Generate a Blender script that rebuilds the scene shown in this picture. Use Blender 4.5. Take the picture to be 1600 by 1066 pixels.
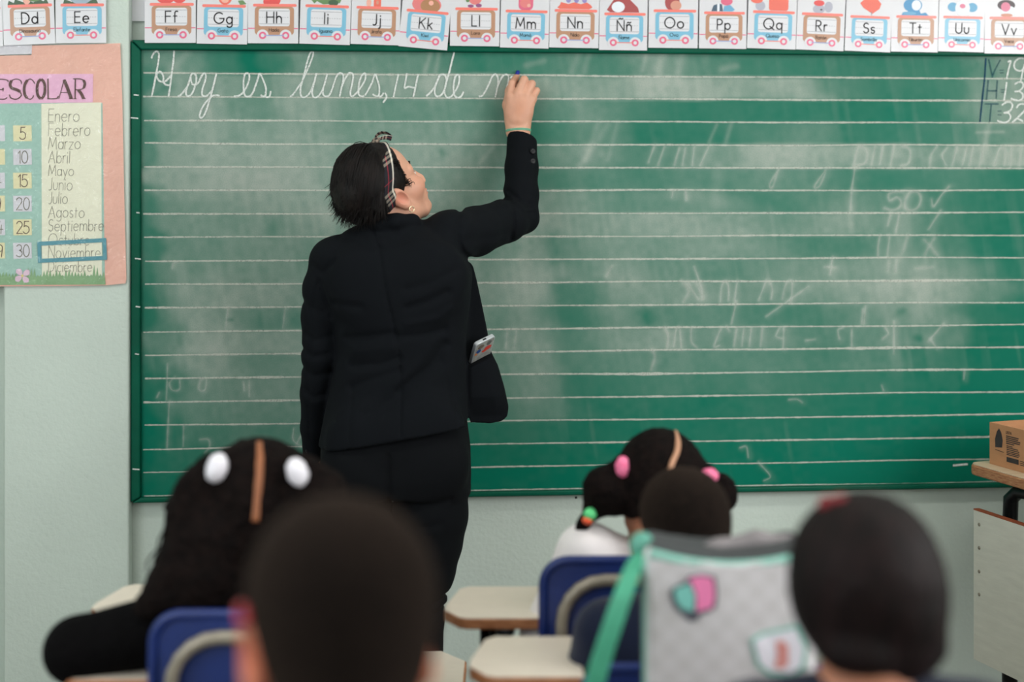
import bpy, math, random
import numpy as np
from mathutils import Matrix, Vector

random.seed(7)
RNG = np.random.RandomState(11)
SC = bpy.context.scene
for o in list(bpy.data.objects):
    bpy.data.objects.remove(o)
COL = SC.collection

# ------------------------------------------------------------------ camera
F = 50.0 / 36.0 * 1600.0          # focal length in pixels of the 1600 px wide frame
YAW = math.radians(4.56)          # the camera looks a little to the right of the board's normal
CAM = (0.0, -3.712, 1.45)
HOR = 288.0                       # horizon row
cs, sn = math.cos(YAW), math.sin(YAW)
cd = bpy.data.cameras.new('camera')
cam = bpy.data.objects.new('camera', cd)
COL.objects.link(cam)
cam.location = CAM
cam.rotation_euler = (math.pi / 2, 0, -YAW)
cd.lens = 50.0
cd.sensor_width = 36.0
cd.shift_y = -(533.0 - HOR) / 1600.0
cd.clip_start = 0.05
cd.dof.use_dof = True
cd.dof.focus_distance = 3.42
cd.dof.aperture_fstop = 1.4
SC.camera = cam

# ------------------------------------------------------------------ light
SC.view_settings.view_transform = 'Standard'
SC.view_settings.look = 'None'
SC.view_settings.gamma = 1.0
SC.view_settings.use_curve_mapping = False
SC.view_settings.exposure = 0.0
w = bpy.data.worlds.new('sky')
SC.world = w
w.use_nodes = True
w.node_tree.nodes['Background'].inputs[0].default_value = (0.75, 0.86, 1.0, 1)
w.node_tree.nodes['Background'].inputs[1].default_value = 0.9


def area(name, loc, target, sx, sy, power, col):
    l = bpy.data.lights.new(name, 'AREA')
    l.shape = 'RECTANGLE'
    l.size, l.size_y = sx, sy
    l.energy = power
    l.color = col
    o = bpy.data.objects.new(name, l)
    COL.objects.link(o)
    o.location = loc
    d = Vector(target) - Vector(loc)
    o.rotation_euler = d.to_track_quat('-Z', 'Y').to_euler()
    return o


# daylight falling in through the window openings of the two side walls
area('daylight_right_front', (2.78, -2.35, 1.75), (0.0, -1.2, 1.3), 1.5, 1.2, 52, (1.0, 0.985, 0.975))
area('daylight_right_back', (2.78, -4.6, 1.75), (0.0, -3.0, 1.2), 1.5, 1.2, 32, (1.0, 0.985, 0.975))
area('daylight_left_front', (-2.18, -2.6, 1.75), (0.2, -1.0, 1.2), 1.5, 1.2, 24, (0.95, 0.98, 1.0))
area('daylight_left_back', (-2.18, -4.9, 1.75), (0.2, -2.6, 1.2), 1.5, 1.2, 24, (0.95, 0.98, 1.0))


# ------------------------------------------------------------------ pixel <-> place
def C2W(p):
    """camera-aligned room coordinates (right, away, up) -> world"""
    p = np.asarray(p, dtype=float)
    x, y, z = p[..., 0], p[..., 1], p[..., 2]
    return np.stack([x * cs + y * sn + CAM[0], CAM[1] - x * sn + y * cs, z], -1)


def Q(u, v, d):
    return np.array([(u - 800.0) / F * d, d, CAM[2] - (v - HOR) / F * d])


def W(u, v, off=0.0):
    """pixel -> point on the plane parallel to the front wall, off metres in front of it"""
    t = (-CAM[1] - off) / (cs - (u - 800.0) / F * sn)
    return np.array([t * (sn + (u - 800.0) / F * cs), -off, CAM[2] - (v - HOR) / F * t])


def WPIX(x, z, y=0.0):
    """world point on a plane parallel to the wall -> pixel (vectorised)"""
    X, Y = x - CAM[0], y - CAM[1]
    r = X * cs - Y * sn
    f = X * sn + Y * cs
    return 800.0 + r / f * F, HOR - (z - CAM[2]) / f * F


# ------------------------------------------------------------------ materials
MATS = {}


def nd(t, typ, **kw):
    n = t.nodes.new(typ)
    for k, v in kw.items():
        setattr(n, k, v)
    return n


def mat(name, col, rough=0.6, var=0.0, vscale=8.0, bump=0.0, bscale=60.0, spec=0.5, metal=0.0, coat=0.0,
        stretch=(1, 1, 1), sheen=0.0, attr=None, sss=0.0, detail=4.0, col2=None, bdist=0.01):
    """plain procedural principled material: noise colour variation and noise bump, optional point attribute colour"""
    if name in MATS:
        return MATS[name]
    m = bpy.data.materials.new(name)
    m.use_nodes = True
    t = m.node_tree
    b = t.nodes['Principled BSDF']
    b.inputs['Roughness'].default_value = rough
    b.inputs['Metallic'].default_value = metal
    b.inputs['Specular IOR Level'].default_value = spec
    b.inputs['Coat Weight'].default_value = coat
    b.inputs['Coat Roughness'].default_value = 0.12
    if sheen:
        b.inputs['Sheen Weight'].default_value = sheen
        b.inputs['Sheen Roughness'].default_value = 0.5
    if sss:
        b.inputs['Subsurface Weight'].default_value = sss
        b.inputs['Subsurface Radius'].default_value = (0.012, 0.005, 0.003)
        b.inputs['Subsurface Scale'].default_value = 1.0
    tc = nd(t, 'ShaderNodeTexCoord')
    mp = nd(t, 'ShaderNodeMapping')
    mp.inputs['Scale'].default_value = stretch
    t.links.new(tc.outputs['Object'], mp.inputs['Vector'])
    c = (*col, 1)
    src = None
    if attr:
        a = nd(t, 'ShaderNodeAttribute', attribute_name=attr)
        src = a.outputs['Color']
    if var > 0 or col2 is not None:
        n = nd(t, 'ShaderNodeTexNoise')
        n.inputs['Scale'].default_value = vscale
        n.inputs['Detail'].default_value = detail
        t.links.new(mp.outputs[0], n.inputs['Vector'])
        r = nd(t, 'ShaderNodeMapRange')
        r.inputs[1].default_value = 0.3
        r.inputs[2].default_value = 0.7
        t.links.new(n.outputs['Fac'], r.inputs[0])
        mx = nd(t, 'ShaderNodeMix', data_type='RGBA')
        if col2 is not None:
            mx.inputs[6].default_value = c
            mx.inputs[7].default_value = (*col2, 1)
            t.links.new(r.outputs[0], mx.inputs[0])
        else:
            mx.blend_type = 'MULTIPLY'
            mx.inputs[0].default_value = 1.0
            r2 = nd(t, 'ShaderNodeMapRange')
            r2.inputs[3].default_value = 1.0 - var
            r2.inputs[4].default_value = 1.0 + var
            t.links.new(r.outputs[0], r2.inputs[0])
            if src is not None:
                t.links.new(src, mx.inputs[6])
            else:
                mx.inputs[6].default_value = c
            t.links.new(r2.outputs[0], mx.inputs[7])
        t.links.new(mx.outputs[2], b.inputs['Base Color'])
    elif src is not None:
        t.links.new(src, b.inputs['Base Color'])
    else:
        b.inputs['Base Color'].default_value = c
    if bump > 0:
        n = nd(t, 'ShaderNodeTexNoise')
        n.inputs['Scale'].default_value = bscale
        n.inputs['Detail'].default_value = 5.0
        t.links.new(mp.outputs[0], n.inputs['Vector'])
        bp = nd(t, 'ShaderNodeBump')
        bp.inputs['Strength'].default_value = bump
        bp.inputs['Distance'].default_value = bdist
        t.links.new(n.outputs['Fac'], bp.inputs['Height'])
        t.links.new(bp.outputs[0], b.inputs['Normal'])
    MATS[name] = m
    return m


def chalkmat(name, col, solid, lo=0.35, hi=0.6):
    """chalk lying on the board: grainy, lets the board show between the grains"""
    m = bpy.data.materials.new(name)
    m.use_nodes = True
    t = m.node_tree
    b = t.nodes['Principled BSDF']
    b.inputs['Base Color'].default_value = (*col, 1)
    b.inputs['Roughness'].default_value = 1.0
    b.inputs['Specular IOR Level'].default_value = 0.0
    tc = nd(t, 'ShaderNodeTexCoord')
    n = nd(t, 'ShaderNodeTexNoise')
    n.inputs['Scale'].default_value = 330.0
    n.inputs['Detail'].default_value = 2.0
    t.links.new(tc.outputs['Object'], n.inputs['Vector'])
    r = nd(t, 'ShaderNodeMapRange')
    r.inputs[1].default_value = lo
    r.inputs[2].default_value = hi
    r.inputs[3].default_value = solid * 0.45
    r.inputs[4].default_value = solid
    t.links.new(n.outputs['Fac'], r.inputs[0])
    t.links.new(r.outputs[0], b.inputs['Alpha'])
    MATS[name] = m
    return m


def srgb(r, g, b):
    f = lambda c: ((c / 255.0 + 0.055) / 1.055) ** 2.4 if c > 10 else c / 255.0 / 12.92
    return (f(r), f(g), f(b))


# ------------------------------------------------------------------ objects
def link_mesh(name, me, material, parent=None, loc=(0, 0, 0)):
    o = bpy.data.objects.new(name, me)
    COL.objects.link(o)
    if material is not None:
        if isinstance(material, (list, tuple)):
            for mm in material:
                me.materials.append(mm)
        else:
            me.materials.append(material)
    o.location = loc
    if parent is not None:
        o.parent = parent
    return o


def base_of(parent):
    b = np.zeros(3)
    while parent is not None:
        b += np.array(parent.location)
        parent = parent.parent
    return b


def mesh_np(name, V, Fq, smooth=True):
    """numpy verts (n,3) and faces (m,k) -> mesh"""
    me = bpy.data.meshes.new(name)
    V = np.ascontiguousarray(V, dtype=np.float32)
    Fq = np.ascontiguousarray(Fq, dtype=np.int32)
    m, k = Fq.shape
    me.vertices.add(len(V))
    me.vertices.foreach_set('co', V.ravel())
    me.loops.add(m * k)
    me.loops.foreach_set('vertex_index', Fq.ravel())
    me.polygons.add(m)
    me.polygons.foreach_set('loop_start', np.arange(0, m * k, k, dtype=np.int32))
    me.polygons.foreach_set('use_smooth', np.full(m, smooth, dtype=bool))
    me.update(calc_edges=True)
    return me


class MB:
    """collects polygons in world coordinates; build() links them as one mesh object"""

    def __init__(s):
        s.v, s.f, s.mi = [], [], []

    def add(s, vs, fs, mi=0):
        b = len(s.v)
        s.v.extend([tuple(map(float, p)) for p in vs])
        for f in fs:
            s.f.append([i + b for i in f])
            s.mi.append(mi)

    def box(s, lo, hi, M=None, mi=0):
        (a, b, c), (d, e, g) = lo, hi
        vs = [(a, b, c), (d, b, c), (d, e, c), (a, e, c), (a, b, g), (d, b, g), (d, e, g), (a, e, g)]
        if M is not None:
            vs = [tuple(M @ Vector(p)) for p in vs]
        s.add(vs, [(0, 3, 2, 1), (4, 5, 6, 7), (0, 1, 5, 4), (1, 2, 6, 5), (2, 3, 7, 6), (3, 0, 4, 7)], mi)

    def tube(s, pts, r, n=10, mi=0, closed=False):
        pts = [np.array(p, float) for p in pts]
        N = len(pts)
        rr = r if hasattr(r, '__len__') else [r] * N
        vs, prev = [], None
        for i in range(N):
            a = pts[(i - 1) % N] if (closed or i > 0) else pts[0]
            b = pts[(i + 1) % N] if (closed or i < N - 1) else pts[-1]
            t = b - a
            t = t / (np.linalg.norm(t) + 1e-12)
            if prev is None:
                h = np.array((0, 0, 1.0)) if abs(t[2]) < 0.9 else np.array((1.0, 0, 0))
                x = np.cross(t, h)
            else:
                x = prev - t * np.dot(prev, t)
            x /= np.linalg.norm(x) + 1e-12
            prev = x
            y = np.cross(t, x)
            for k in range(n):
                q = 2 * math.pi * k / n
                vs.append(pts[i] + rr[i] * (math.cos(q) * x + math.sin(q) * y))
        fs = []
        for i in range(N if closed else N - 1):
            j = (i + 1) % N
            for k in range(n):
                l = (k + 1) % n
                fs.append((i * n + k, i * n + l, j * n + l, j * n + k))
        if not closed:
            fs.append(tuple(range(n - 1, -1, -1)))
            fs.append(tuple((N - 1) * n + k for k in range(n)))
        s.add(vs, fs, mi)

    def prism(s, poly, to3, h0, h1, mi=0):
        """polygon (2d, counter-clockwise) swept between heights; to3(x, y, h) -> point"""
        n = len(poly)
        vs = [to3(x, y, h0) for x, y in poly] + [to3(x, y, h1) for x, y in poly]
        fs = [tuple(range(n - 1, -1, -1)), tuple(range(n, 2 * n))]
        fs += [(i, (i + 1) % n, n + (i + 1) % n, n + i) for i in range(n)]
        s.add(vs, fs, mi)

    def build(s, name, material, parent=None, loc=None, smooth=False, bevel=0.0, seg=2, angle=None):
        b = base_of(parent)
        o_loc = (0, 0, 0)
        if loc is not None:
            b = b + np.array(loc)
            o_loc = loc
        me = bpy.data.meshes.new(name)
        me.from_pydata([(p[0] - b[0], p[1] - b[1], p[2] - b[2]) for p in s.v], [], s.f)
        me.update()
        if smooth:
            for p in me.polygons:
                p.use_smooth = True
        o = link_mesh(name, me, material, parent, o_loc)
        if any(s.mi):
            me.polygons.foreach_set('material_index', s.mi)
        if bevel > 0:
            md = o.modifiers.new('bevel', 'BEVEL')
            md.width = bevel
            md.segments = seg
            md.limit_method = 'ANGLE'
            md.angle_limit = math.radians(40)
            for p in me.polygons:
                p.use_smooth = True
            md.harden_normals = True
        return o


def empty(name, loc):
    o = bpy.data.objects.new(name, None)
    COL.objects.link(o)
    o.empty_display_size = 0.1
    o.location = loc
    return o


def tag(o, label=None, cat=None, group=None, kind=None):
    for k, v in (('label', label), ('category', cat), ('group', group), ('kind', kind)):
        if v:
            o[k] = v
    return o


def copy_tree(o, parent=None):
    c = o.copy()
    COL.objects.link(c)
    c.parent = parent
    for ch in list(o.children):
        copy_tree(ch, c)
    return c


def catmull(pts, n=6):
    P = [np.array(p, float) for p in pts]
    if len(P) < 3:
        return P
    P = [2 * P[0] - P[1]] + P + [2 * P[-1] - P[-2]]
    out = []
    for i in range(1, len(P) - 2):
        a, b, c, d = P[i - 1], P[i], P[i + 1], P[i + 2]
        for k in range(n):
            t = k / n
            out.append(0.5 * ((2 * b) + (c - a) * t + (2 * a - 5 * b + 4 * c - d) * t * t + (3 * b - a - 3 * c + d) * t ** 3))
    out.append(P[-2])
    return out


def smoothn(x, seed=0, per=64):
    """1-d value noise"""
    r = np.random.RandomState(seed).rand(per)
    i = np.floor(x).astype(int)
    f = x - i
    f = f * f * (3 - 2 * f)
    return r[i % per] * (1 - f) + r[(i + 1) % per] * f


def noise2(x, y, seed=0):
    r = np.random.RandomState(seed).rand(64, 64)
    i, j = np.floor(x).astype(int), np.floor(y).astype(int)
    fx, fy = x - i, y - j
    fx, fy = fx * fx * (3 - 2 * fx), fy * fy * (3 - 2 * fy)
    g = lambda a, b: r[a % 64, b % 64]
    return (g(i, j) * (1 - fx) + g(i + 1, j) * fx) * (1 - fy) + (g(i, j + 1) * (1 - fx) + g(i + 1, j + 1) * fx) * fy


# ------------------------------------------------------------------ signed distance modelling
class Grid:
    """signed distance field on a rectilinear grid (camera-aligned room coordinates)"""

    def __init__(s, xs, ys, zs):
        s.ax = [np.asarray(a, dtype=np.float32) for a in (xs, ys, zs)]
        s.d = np.full([len(a) for a in s.ax], 0.4, dtype=np.float32)

    @staticmethod
    def uni(lo, hi, h):
        return Grid(*[np.arange(a, b + h, h) for a, b in zip(lo, hi)])

    def block(s, lo, hi):
        sl = []
        for a, l, h in zip(s.ax, lo, hi):
            i, j = np.searchsorted(a, l), np.searchsorted(a, h)
            if j - i < 1:
                return None
            sl.append(slice(i, j))
        sl = tuple(sl)
        X = s.ax[0][sl[0]][:, None, None]
        Y = s.ax[1][sl[1]][None, :, None]
        Z = s.ax[2][sl[2]][None, None, :]
        return sl, X, Y, Z

    def put(s, f, lo, hi, k=0.0, sub=False):
        pad = 0.02 + 1.5 * k
        b = s.block([a - pad for a in lo], [a + pad for a in hi])
        if b is None:
            return
        sl, X, Y, Z = b
        n = f(X, Y, Z)
        a = s.d[sl]
        if sub:
            a, n = -a, n
        if k > 0:
            h = np.maximum(k - np.abs(a - n), 0) / k
            r = np.minimum(a, n) - h * h * k * 0.25
        else:
            r = np.minimum(a, n)
        s.d[sl] = -r if sub else r

    def ell(s, c, r, R=None, k=0.01, sub=False):
        c, r = np.asarray(c, float), np.asarray(r, float)
        R = np.eye(3) if R is None else np.asarray(R, float)
        m = float(max(r))

        def f(X, Y, Z):
            x, y, z = X - c[0], Y - c[1], Z - c[2]
            a = x * R[0, 0] + y * R[1, 0] + z * R[2, 0]
            b = x * R[0, 1] + y * R[1, 1] + z * R[2, 1]
            e = x * R[0, 2] + y * R[1, 2] + z * R[2, 2]
            k0 = np.sqrt((a / r[0]) ** 2 + (b / r[1]) ** 2 + (e / r[2]) ** 2)
            k1 = np.sqrt((a / r[0] ** 2) ** 2 + (b / r[1] ** 2) ** 2 + (e / r[2] ** 2) ** 2) + 1e-6
            return k0 * (k0 - 1) / k1
        s.put(f, c - m, c + m, k, sub)

    def cone(s, a, b, ra, rb, k=0.01, sub=False):
        a, b = np.asarray(a, float), np.asarray(b, float)
        ba = b - a
        L = float(np.dot(ba, ba)) + 1e-12
        m = max(ra, rb)

        def f(X, Y, Z):
            x, y, z = X - a[0], Y - a[1], Z - a[2]
            t = np.clip((x * ba[0] + y * ba[1] + z * ba[2]) / L, 0, 1)
            return np.sqrt((x - t * ba[0]) ** 2 + (y - t * ba[1]) ** 2 + (z - t * ba[2]) ** 2) - (ra + (rb - ra) * t)
        s.put(f, np.minimum(a, b) - m, np.maximum(a, b) + m, k, sub)

    def chain(s, P, r, k=0.01):
        for i in range(len(P) - 1):
            s.cone(P[i], P[i + 1], r[i], r[i + 1], k)

    def loft(s, rows, k=0.02, power=2.4):
        """rows of (z, cx, cy, a, b), stacked upwards"""
        rows = sorted(rows)
        A = np.array(rows, float)
        z0, z1 = A[0, 0], A[-1, 0]
        mx = (A[:, 1] + A[:, 3]).max(), (A[:, 1] - A[:, 3]).min()
        my = (A[:, 2] + A[:, 4]).max(), (A[:, 2] - A[:, 4]).min()
        kern = np.array([1, 4, 6, 4, 1]) / 16.0

        def f(X, Y, Z):
            z = Z[0, 0, :]
            zf = np.linspace(z0, z1, 200)
            pr = []
            for c in range(1, 5):
                q = np.interp(zf, A[:, 0], A[:, c])
                for _ in range(6):
                    q = np.convolve(np.pad(q, 2, mode='edge'), kern, 'valid')
                pr.append(np.interp(np.clip(z, z0, z1), zf, q))
            cx, cy, a, b = [p[None, None, :] for p in pr]
            e = (np.abs((X - cx) / a) ** power + np.abs((Y - cy) / b) ** power) ** (1 / power)
            d = (e - 1) * np.minimum(a, b)
            return np.maximum(d, np.maximum(z0 - Z, Z - z1)).astype(np.float32)
        s.put(f, (mx[1], my[1], z0), (mx[0], my[0], z1), k)

    def crease(s, poly, width, amp, ylim):
        """groove (amp>0) or ridge (amp<0) along a line given in (x, z), on the side facing the camera"""
        P = np.array(poly, float)
        b = s.block((P[:, 0].min() - 3 * width, -9, P[:, 1].min() - 3 * width), (P[:, 0].max() + 3 * width, ylim, P[:, 1].max() + 3 * width))
        if b is None:
            return
        sl, X, Y, Z = b
        x, z = X[:, 0, :], Z[0, :, :]
        D = np.full((x.shape[0], z.shape[1]), 9.0)
        for i in range(len(P) - 1):
            a, ba = P[i], P[i + 1] - P[i]
            t = np.clip(((x - a[0]) * ba[0] + (z - a[1]) * ba[1]) / (ba @ ba + 1e-9), 0, 1)
            D = np.minimum(D, np.sqrt((x - a[0] - t * ba[0]) ** 2 + (z - a[1] - t * ba[1]) ** 2))
        s.d[sl] += (amp * np.exp(-(D / width) ** 2)).astype(np.float32)[:, None, :]

    def mesh(s):
        d = s.d
        I = d < 0
        nx, ny, nz = d.shape
        cnt = np.zeros((nx - 1, ny - 1, nz - 1), dtype=np.int8)
        for i in (0, 1):
            for j in (0, 1):
                for k in (0, 1):
                    cnt += I[i:nx - 1 + i, j:ny - 1 + j, k:nz - 1 + k]
        act = (cnt > 0) & (cnt < 8)
        ci, cj, ck = np.nonzero(act)
        n = len(ci)
        idx = np.full(act.shape, -1, dtype=np.int32)
        idx[ci, cj, ck] = np.arange(n)
        acc = np.zeros((n, 3))
        num = np.zeros(n)
        corners = [(i, j, k) for i in (0, 1) for j in (0, 1) for k in (0, 1)]
        val = {c: d[ci + c[0], cj + c[1], ck + c[2]].astype(float) for c in corners}
        AX = s.ax

        def pos(c):
            return np.stack([AX[0][ci + c[0]], AX[1][cj + c[1]], AX[2][ck + c[2]]], -1).astype(float)
        for c in corners:
            for a in range(3):
                if c[a] == 0:
                    e = list(c)
                    e[a] = 1
                    e = tuple(e)
                    va, vb = val[c], val[e]
                    m = (va < 0) != (vb < 0)
                    t = np.where(m, va / np.where(m, va - vb, 1), 0)
                    pa, pb = pos(c), pos(e)
                    acc += np.where(m[:, None], pa + (pb - pa) * t[:, None], 0)
                    num += m
        V = acc / num[:, None]
        faces = []
        for a in range(3):
            b, c = (a + 1) % 3, (a + 2) % 3
            lo = [slice(None)] * 3
            hi = [slice(None)] * 3
            lo[a], hi[a] = slice(0, -1), slice(1, None)
            for q in (b, c):
                lo[q] = hi[q] = slice(1, -1)
            A, B = I[tuple(lo)], I[tuple(hi)]
            e = np.nonzero(A != B)
            if len(e[0]) == 0:
                continue
            g = [e[0], e[1], e[2]]
            g[b] = g[b] + 1
            g[c] = g[c] + 1
            ins = A[e]

            def cell(db, dc):
                h = [g[0].copy(), g[1].copy(), g[2].copy()]
                h[b] -= db
                h[c] -= dc
                return idx[h[0], h[1], h[2]]
            q = np.stack([cell(1, 1), cell(0, 1), cell(0, 0), cell(1, 0)], -1)
            q[~ins] = q[~ins][:, ::-1]
            faces.append(q)
        Fq = np.concatenate(faces)
        Fq = Fq[(Fq >= 0).all(1)]
        return V, Fq


def sdf_obj(name, g, material, parent=None, loc=None, colour=None, relax=1):
    """mesh a grid; colour: function of camera-room vertex positions -> (n,3) linear colours"""
    V, Fq = g.mesh()
    for _ in range(relax):
        acc = np.zeros_like(V)
        num = np.zeros(len(V))
        for a in range(4):
            for b_ in (1, 3):
                np.add.at(acc, Fq[:, a], V[Fq[:, (a + b_) % 4]])
                np.add.at(num, Fq[:, a], 1)
        V = V * 0.5 + 0.5 * acc / np.maximum(num, 1)[:, None]
    cols = colour(V) if colour else None
    Wv = C2W(V)
    b = base_of(parent)
    o_loc = (0, 0, 0)
    if loc is not None:
        b = b + np.array(loc)
        o_loc = tuple(loc)
    me = mesh_np(name, Wv - b, Fq)
    o = link_mesh(name, me, material, parent, o_loc)
    if cols is not None:
        at = me.color_attributes.new('tint', 'FLOAT_COLOR', 'POINT')
        at.data.foreach_set('color', np.concatenate([cols, np.ones((len(cols), 1))], 1).astype(np.float32).ravel())
    return o


# ================================================================== the room
WALL = srgb(199, 211, 202)
m_wall = mat('wall_paint', WALL, 0.55, var=0.025, vscale=5.0, bump=0.16, bscale=90.0)
m_ceil = mat('ceiling_paint', srgb(232, 232, 226), 0.8, var=0.02, vscale=3.0, bump=0.05, bscale=50)
m_floor = mat('floor_tile', srgb(112, 104, 96), 0.35, var=0.12, vscale=9.0, bump=0.05, bscale=30)
m_white = mat('white_paint', srgb(225, 226, 222), 0.5, var=0.03, bump=0.03)
m_steel = mat('dark_steel', srgb(26, 28, 31), 0.35, var=0.15, vscale=30, metal=0.6, bump=0.02)

XL, XR, YB, ZT = -2.1, 2.7, -6.2, 2.95
colx0, colx1 = W(5, 500, 0.05)[0], W(201.5, 500, 0.05)[0]


def shell(name, boxes, m):
    mb = MB()
    for lo, hi in boxes:
        mb.box(lo, hi)
    return tag(mb.build(name, m), kind='structure')


shell('floor', [((XL, YB, -0.1), (XR, 0.0, 0.0))], m_floor)
shell('ceiling', [((XL, YB, ZT), (XR, 0.0, ZT + 0.1))], m_ceil)
shell('wall_front', [((XL, 0.0, 0.0), (XR, 0.12, ZT))], m_wall)
shell('wall_back', [((XL, YB - 0.12, 0.0), (XR, YB, ZT))], m_wall)
mbc = MB()
mbc.box((colx0, -0.05, 0.0), (colx1, -0.0005, ZT))
tag(mbc.build('wall_column', m_wall, bevel=0.006), kind='structure')


def side_wall(name, x0, x1, wins):
    b = [((x0, YB, 0.0), (x1, 0.0, 1.05)), ((x0, YB, 2.45), (x1, 0.0, ZT))]
    ys = sorted(wins)
    y = YB
    for a, c in ys:
        b.append(((x0, y, 1.05), (x1, a, 2.45)))
        y = c
    b.append(((x0, y, 1.05), (x1, 0.0, 2.45)))
    return shell(name, b, m_wall)


WIN_R = [(-5.4, -3.8), (-3.15, -1.55)]
WIN_L = [(-5.7, -4.1), (-3.4, -1.8)]
side_wall('wall_right', XR, XR + 0.12, WIN_R)
side_wall('wall_left', XL - 0.12, XL, WIN_L)
n_w = 0
for x, wins in ((XR + 0.04, WIN_R), (XL - 0.08, WIN_L)):
    for a, c in wins:
        n_w += 1
        mb = MB()
        for y in (a + 0.001, (a + c) / 2 - 0.02, c - 0.041):
            mb.box((x, y, 1.051), (x + 0.04, y + 0.04, 2.449))
        for z in (1.051, 1.75, 2.409):
            mb.box((x + 0.002, a + 0.042, z), (x + 0.038, c - 0.042, z + 0.039))
        tag(mb.build('window_%d' % n_w, m_white), kind='structure')

# fluorescent ceiling battens; each carries its own light
m_tube = bpy.data.materials.new('lit_tube')
m_tube.use_nodes = True
_b = m_tube.node_tree.nodes['Principled BSDF']
_b.inputs['Emission Color'].default_value = (1.0, 0.98, 0.93, 1)
_b.inputs['Emission Strength'].default_value = 6.0


def ceiling_light(x, y, label):
    t = empty('ceiling_light', (x, y, ZT - 0.09))
    tag(t, label, 'ceiling light', 'fluorescent ceiling lights')
    mb = MB()
    mb.prism([(-0.11, 0.0895), (-0.07, 0.03), (0.07, 0.03), (0.11, 0.0895)], lambda a, b, h: (x + h, y + a, ZT - 0.09 + b), -0.62, 0.62)
    mb.build('housing', m_white, t)
    for s in (-1, 1):
        mb = MB()
        mb.tube([(x - 0.59, y + s * 0.05, ZT - 0.085), (x + 0.59, y + s * 0.05, ZT - 0.085)], 0.016, 12)
        mb.build('tube', m_tube, t, smooth=True)
    l = area('batten_light', (x, y, ZT - 0.12), (x, y, 0), 1.15, 0.2, 9.5, (1.0, 0.98, 0.95))
    l.parent = t
    l.location = (0, 0, -0.03)
    return t


for x, y, lb in ((-0.9, -1.7, 'fluorescent batten on the ceiling nearest the wall chart'), (1.4, -1.7, 'fluorescent batten on the ceiling above the teacher desk'),
                 (-0.9, -4.3, 'fluorescent batten on the ceiling behind the pupils at the left'), (1.4, -4.3, 'fluorescent batten on the ceiling behind the pupils at the right')):
    ceiling_light(x, y, lb)

# ================================================================== chalkboard
m_frame = mat('board_frame_paint', srgb(2, 84, 64), 0.45, spec=0.15, var=0.12, vscale=14, bump=0.12, bscale=40, stretch=(1, 1, 1))
PAN = 0.020            # board surface in front of the wall
FRM = 0.036
bx0, bz1 = W(203.5, 62, FRM)[0], W(203.5, 62, FRM)[2]
bz0 = W(203.5, 787, FRM)[2]
bx1 = 1.92
ix0 = W(221, 80, PAN)[0]
iz1 = W(221, 78.5, PAN)[2]
iz0 = W(221, 776, PAN)[2]
ix1 = bx1 - 0.03
board = empty('chalkboard', ((bx0 + bx1) / 2, -0.001, bz0))
tag(board, 'green chalkboard with white ruled lines and cursive date, hung behind the teacher', 'chalkboard')

m_board = bpy.data.materials.new('board_surface')
m_board.use_nodes = True
t = m_board.node_tree
b = t.nodes['Principled BSDF']
b.inputs['Roughness'].default_value = 0.5
b.inputs['Specular IOR Level'].default_value = 0.10
a = nd(t, 'ShaderNodeAttribute', attribute_name='dust')
tc = nd(t, 'ShaderNodeTexCoord')
n1 = nd(t, 'ShaderNodeTexNoise')
n1.inputs['Scale'].default_value = 420.0
n1.inputs['Detail'].default_value = 3.0
t.links.new(tc.outputs['Object'], n1.inputs['Vector'])
r1 = nd(t, 'ShaderNodeMapRange')
r1.inputs[1].default_value, r1.inputs[2].default_value = 0.3, 0.7
r1.inputs[3].default_value, r1.inputs[4].default_value = 0.82, 1.16
t.links.new(n1.outputs['Fac'], r1.inputs[0])
mu = nd(t, 'ShaderNodeMath', operation='MULTIPLY')
t.links.new(a.outputs['Fac'], mu.inputs[0])
t.links.new(r1.outputs[0], mu.inputs[1])
n2 = nd(t, 'ShaderNodeTexNoise')
n2.inputs['Scale'].default_value = 3.0
t.links.new(tc.outputs['Object'], n2.inputs['Vector'])
g = nd(t, 'ShaderNodeMix', data_type='RGBA')
g.inputs[6].default_value = (*srgb(2, 104, 82), 1)
g.inputs[7].default_value = (*srgb(6, 112, 92), 1)
t.links.new(n2.outputs['Fac'], g.inputs[0])
mx = nd(t, 'ShaderNodeMix', data_type='RGBA')
mx.inputs[7].default_value = (*srgb(164, 174, 165), 1)
t.links.new(mu.outputs[0], mx.inputs[0])
t.links.new(g.outputs[2], mx.inputs[6])
t.links.new(mx.outputs[2], b.inputs['Base Color'])
rr = nd(t, 'ShaderNodeMapRange')
rr.inputs[3].default_value, rr.inputs[4].default_value = 0.42, 0.95
t.links.new(mu.outputs[0], rr.inputs[0])
t.links.new(rr.outputs[0], b.inputs['Roughness'])

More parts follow.
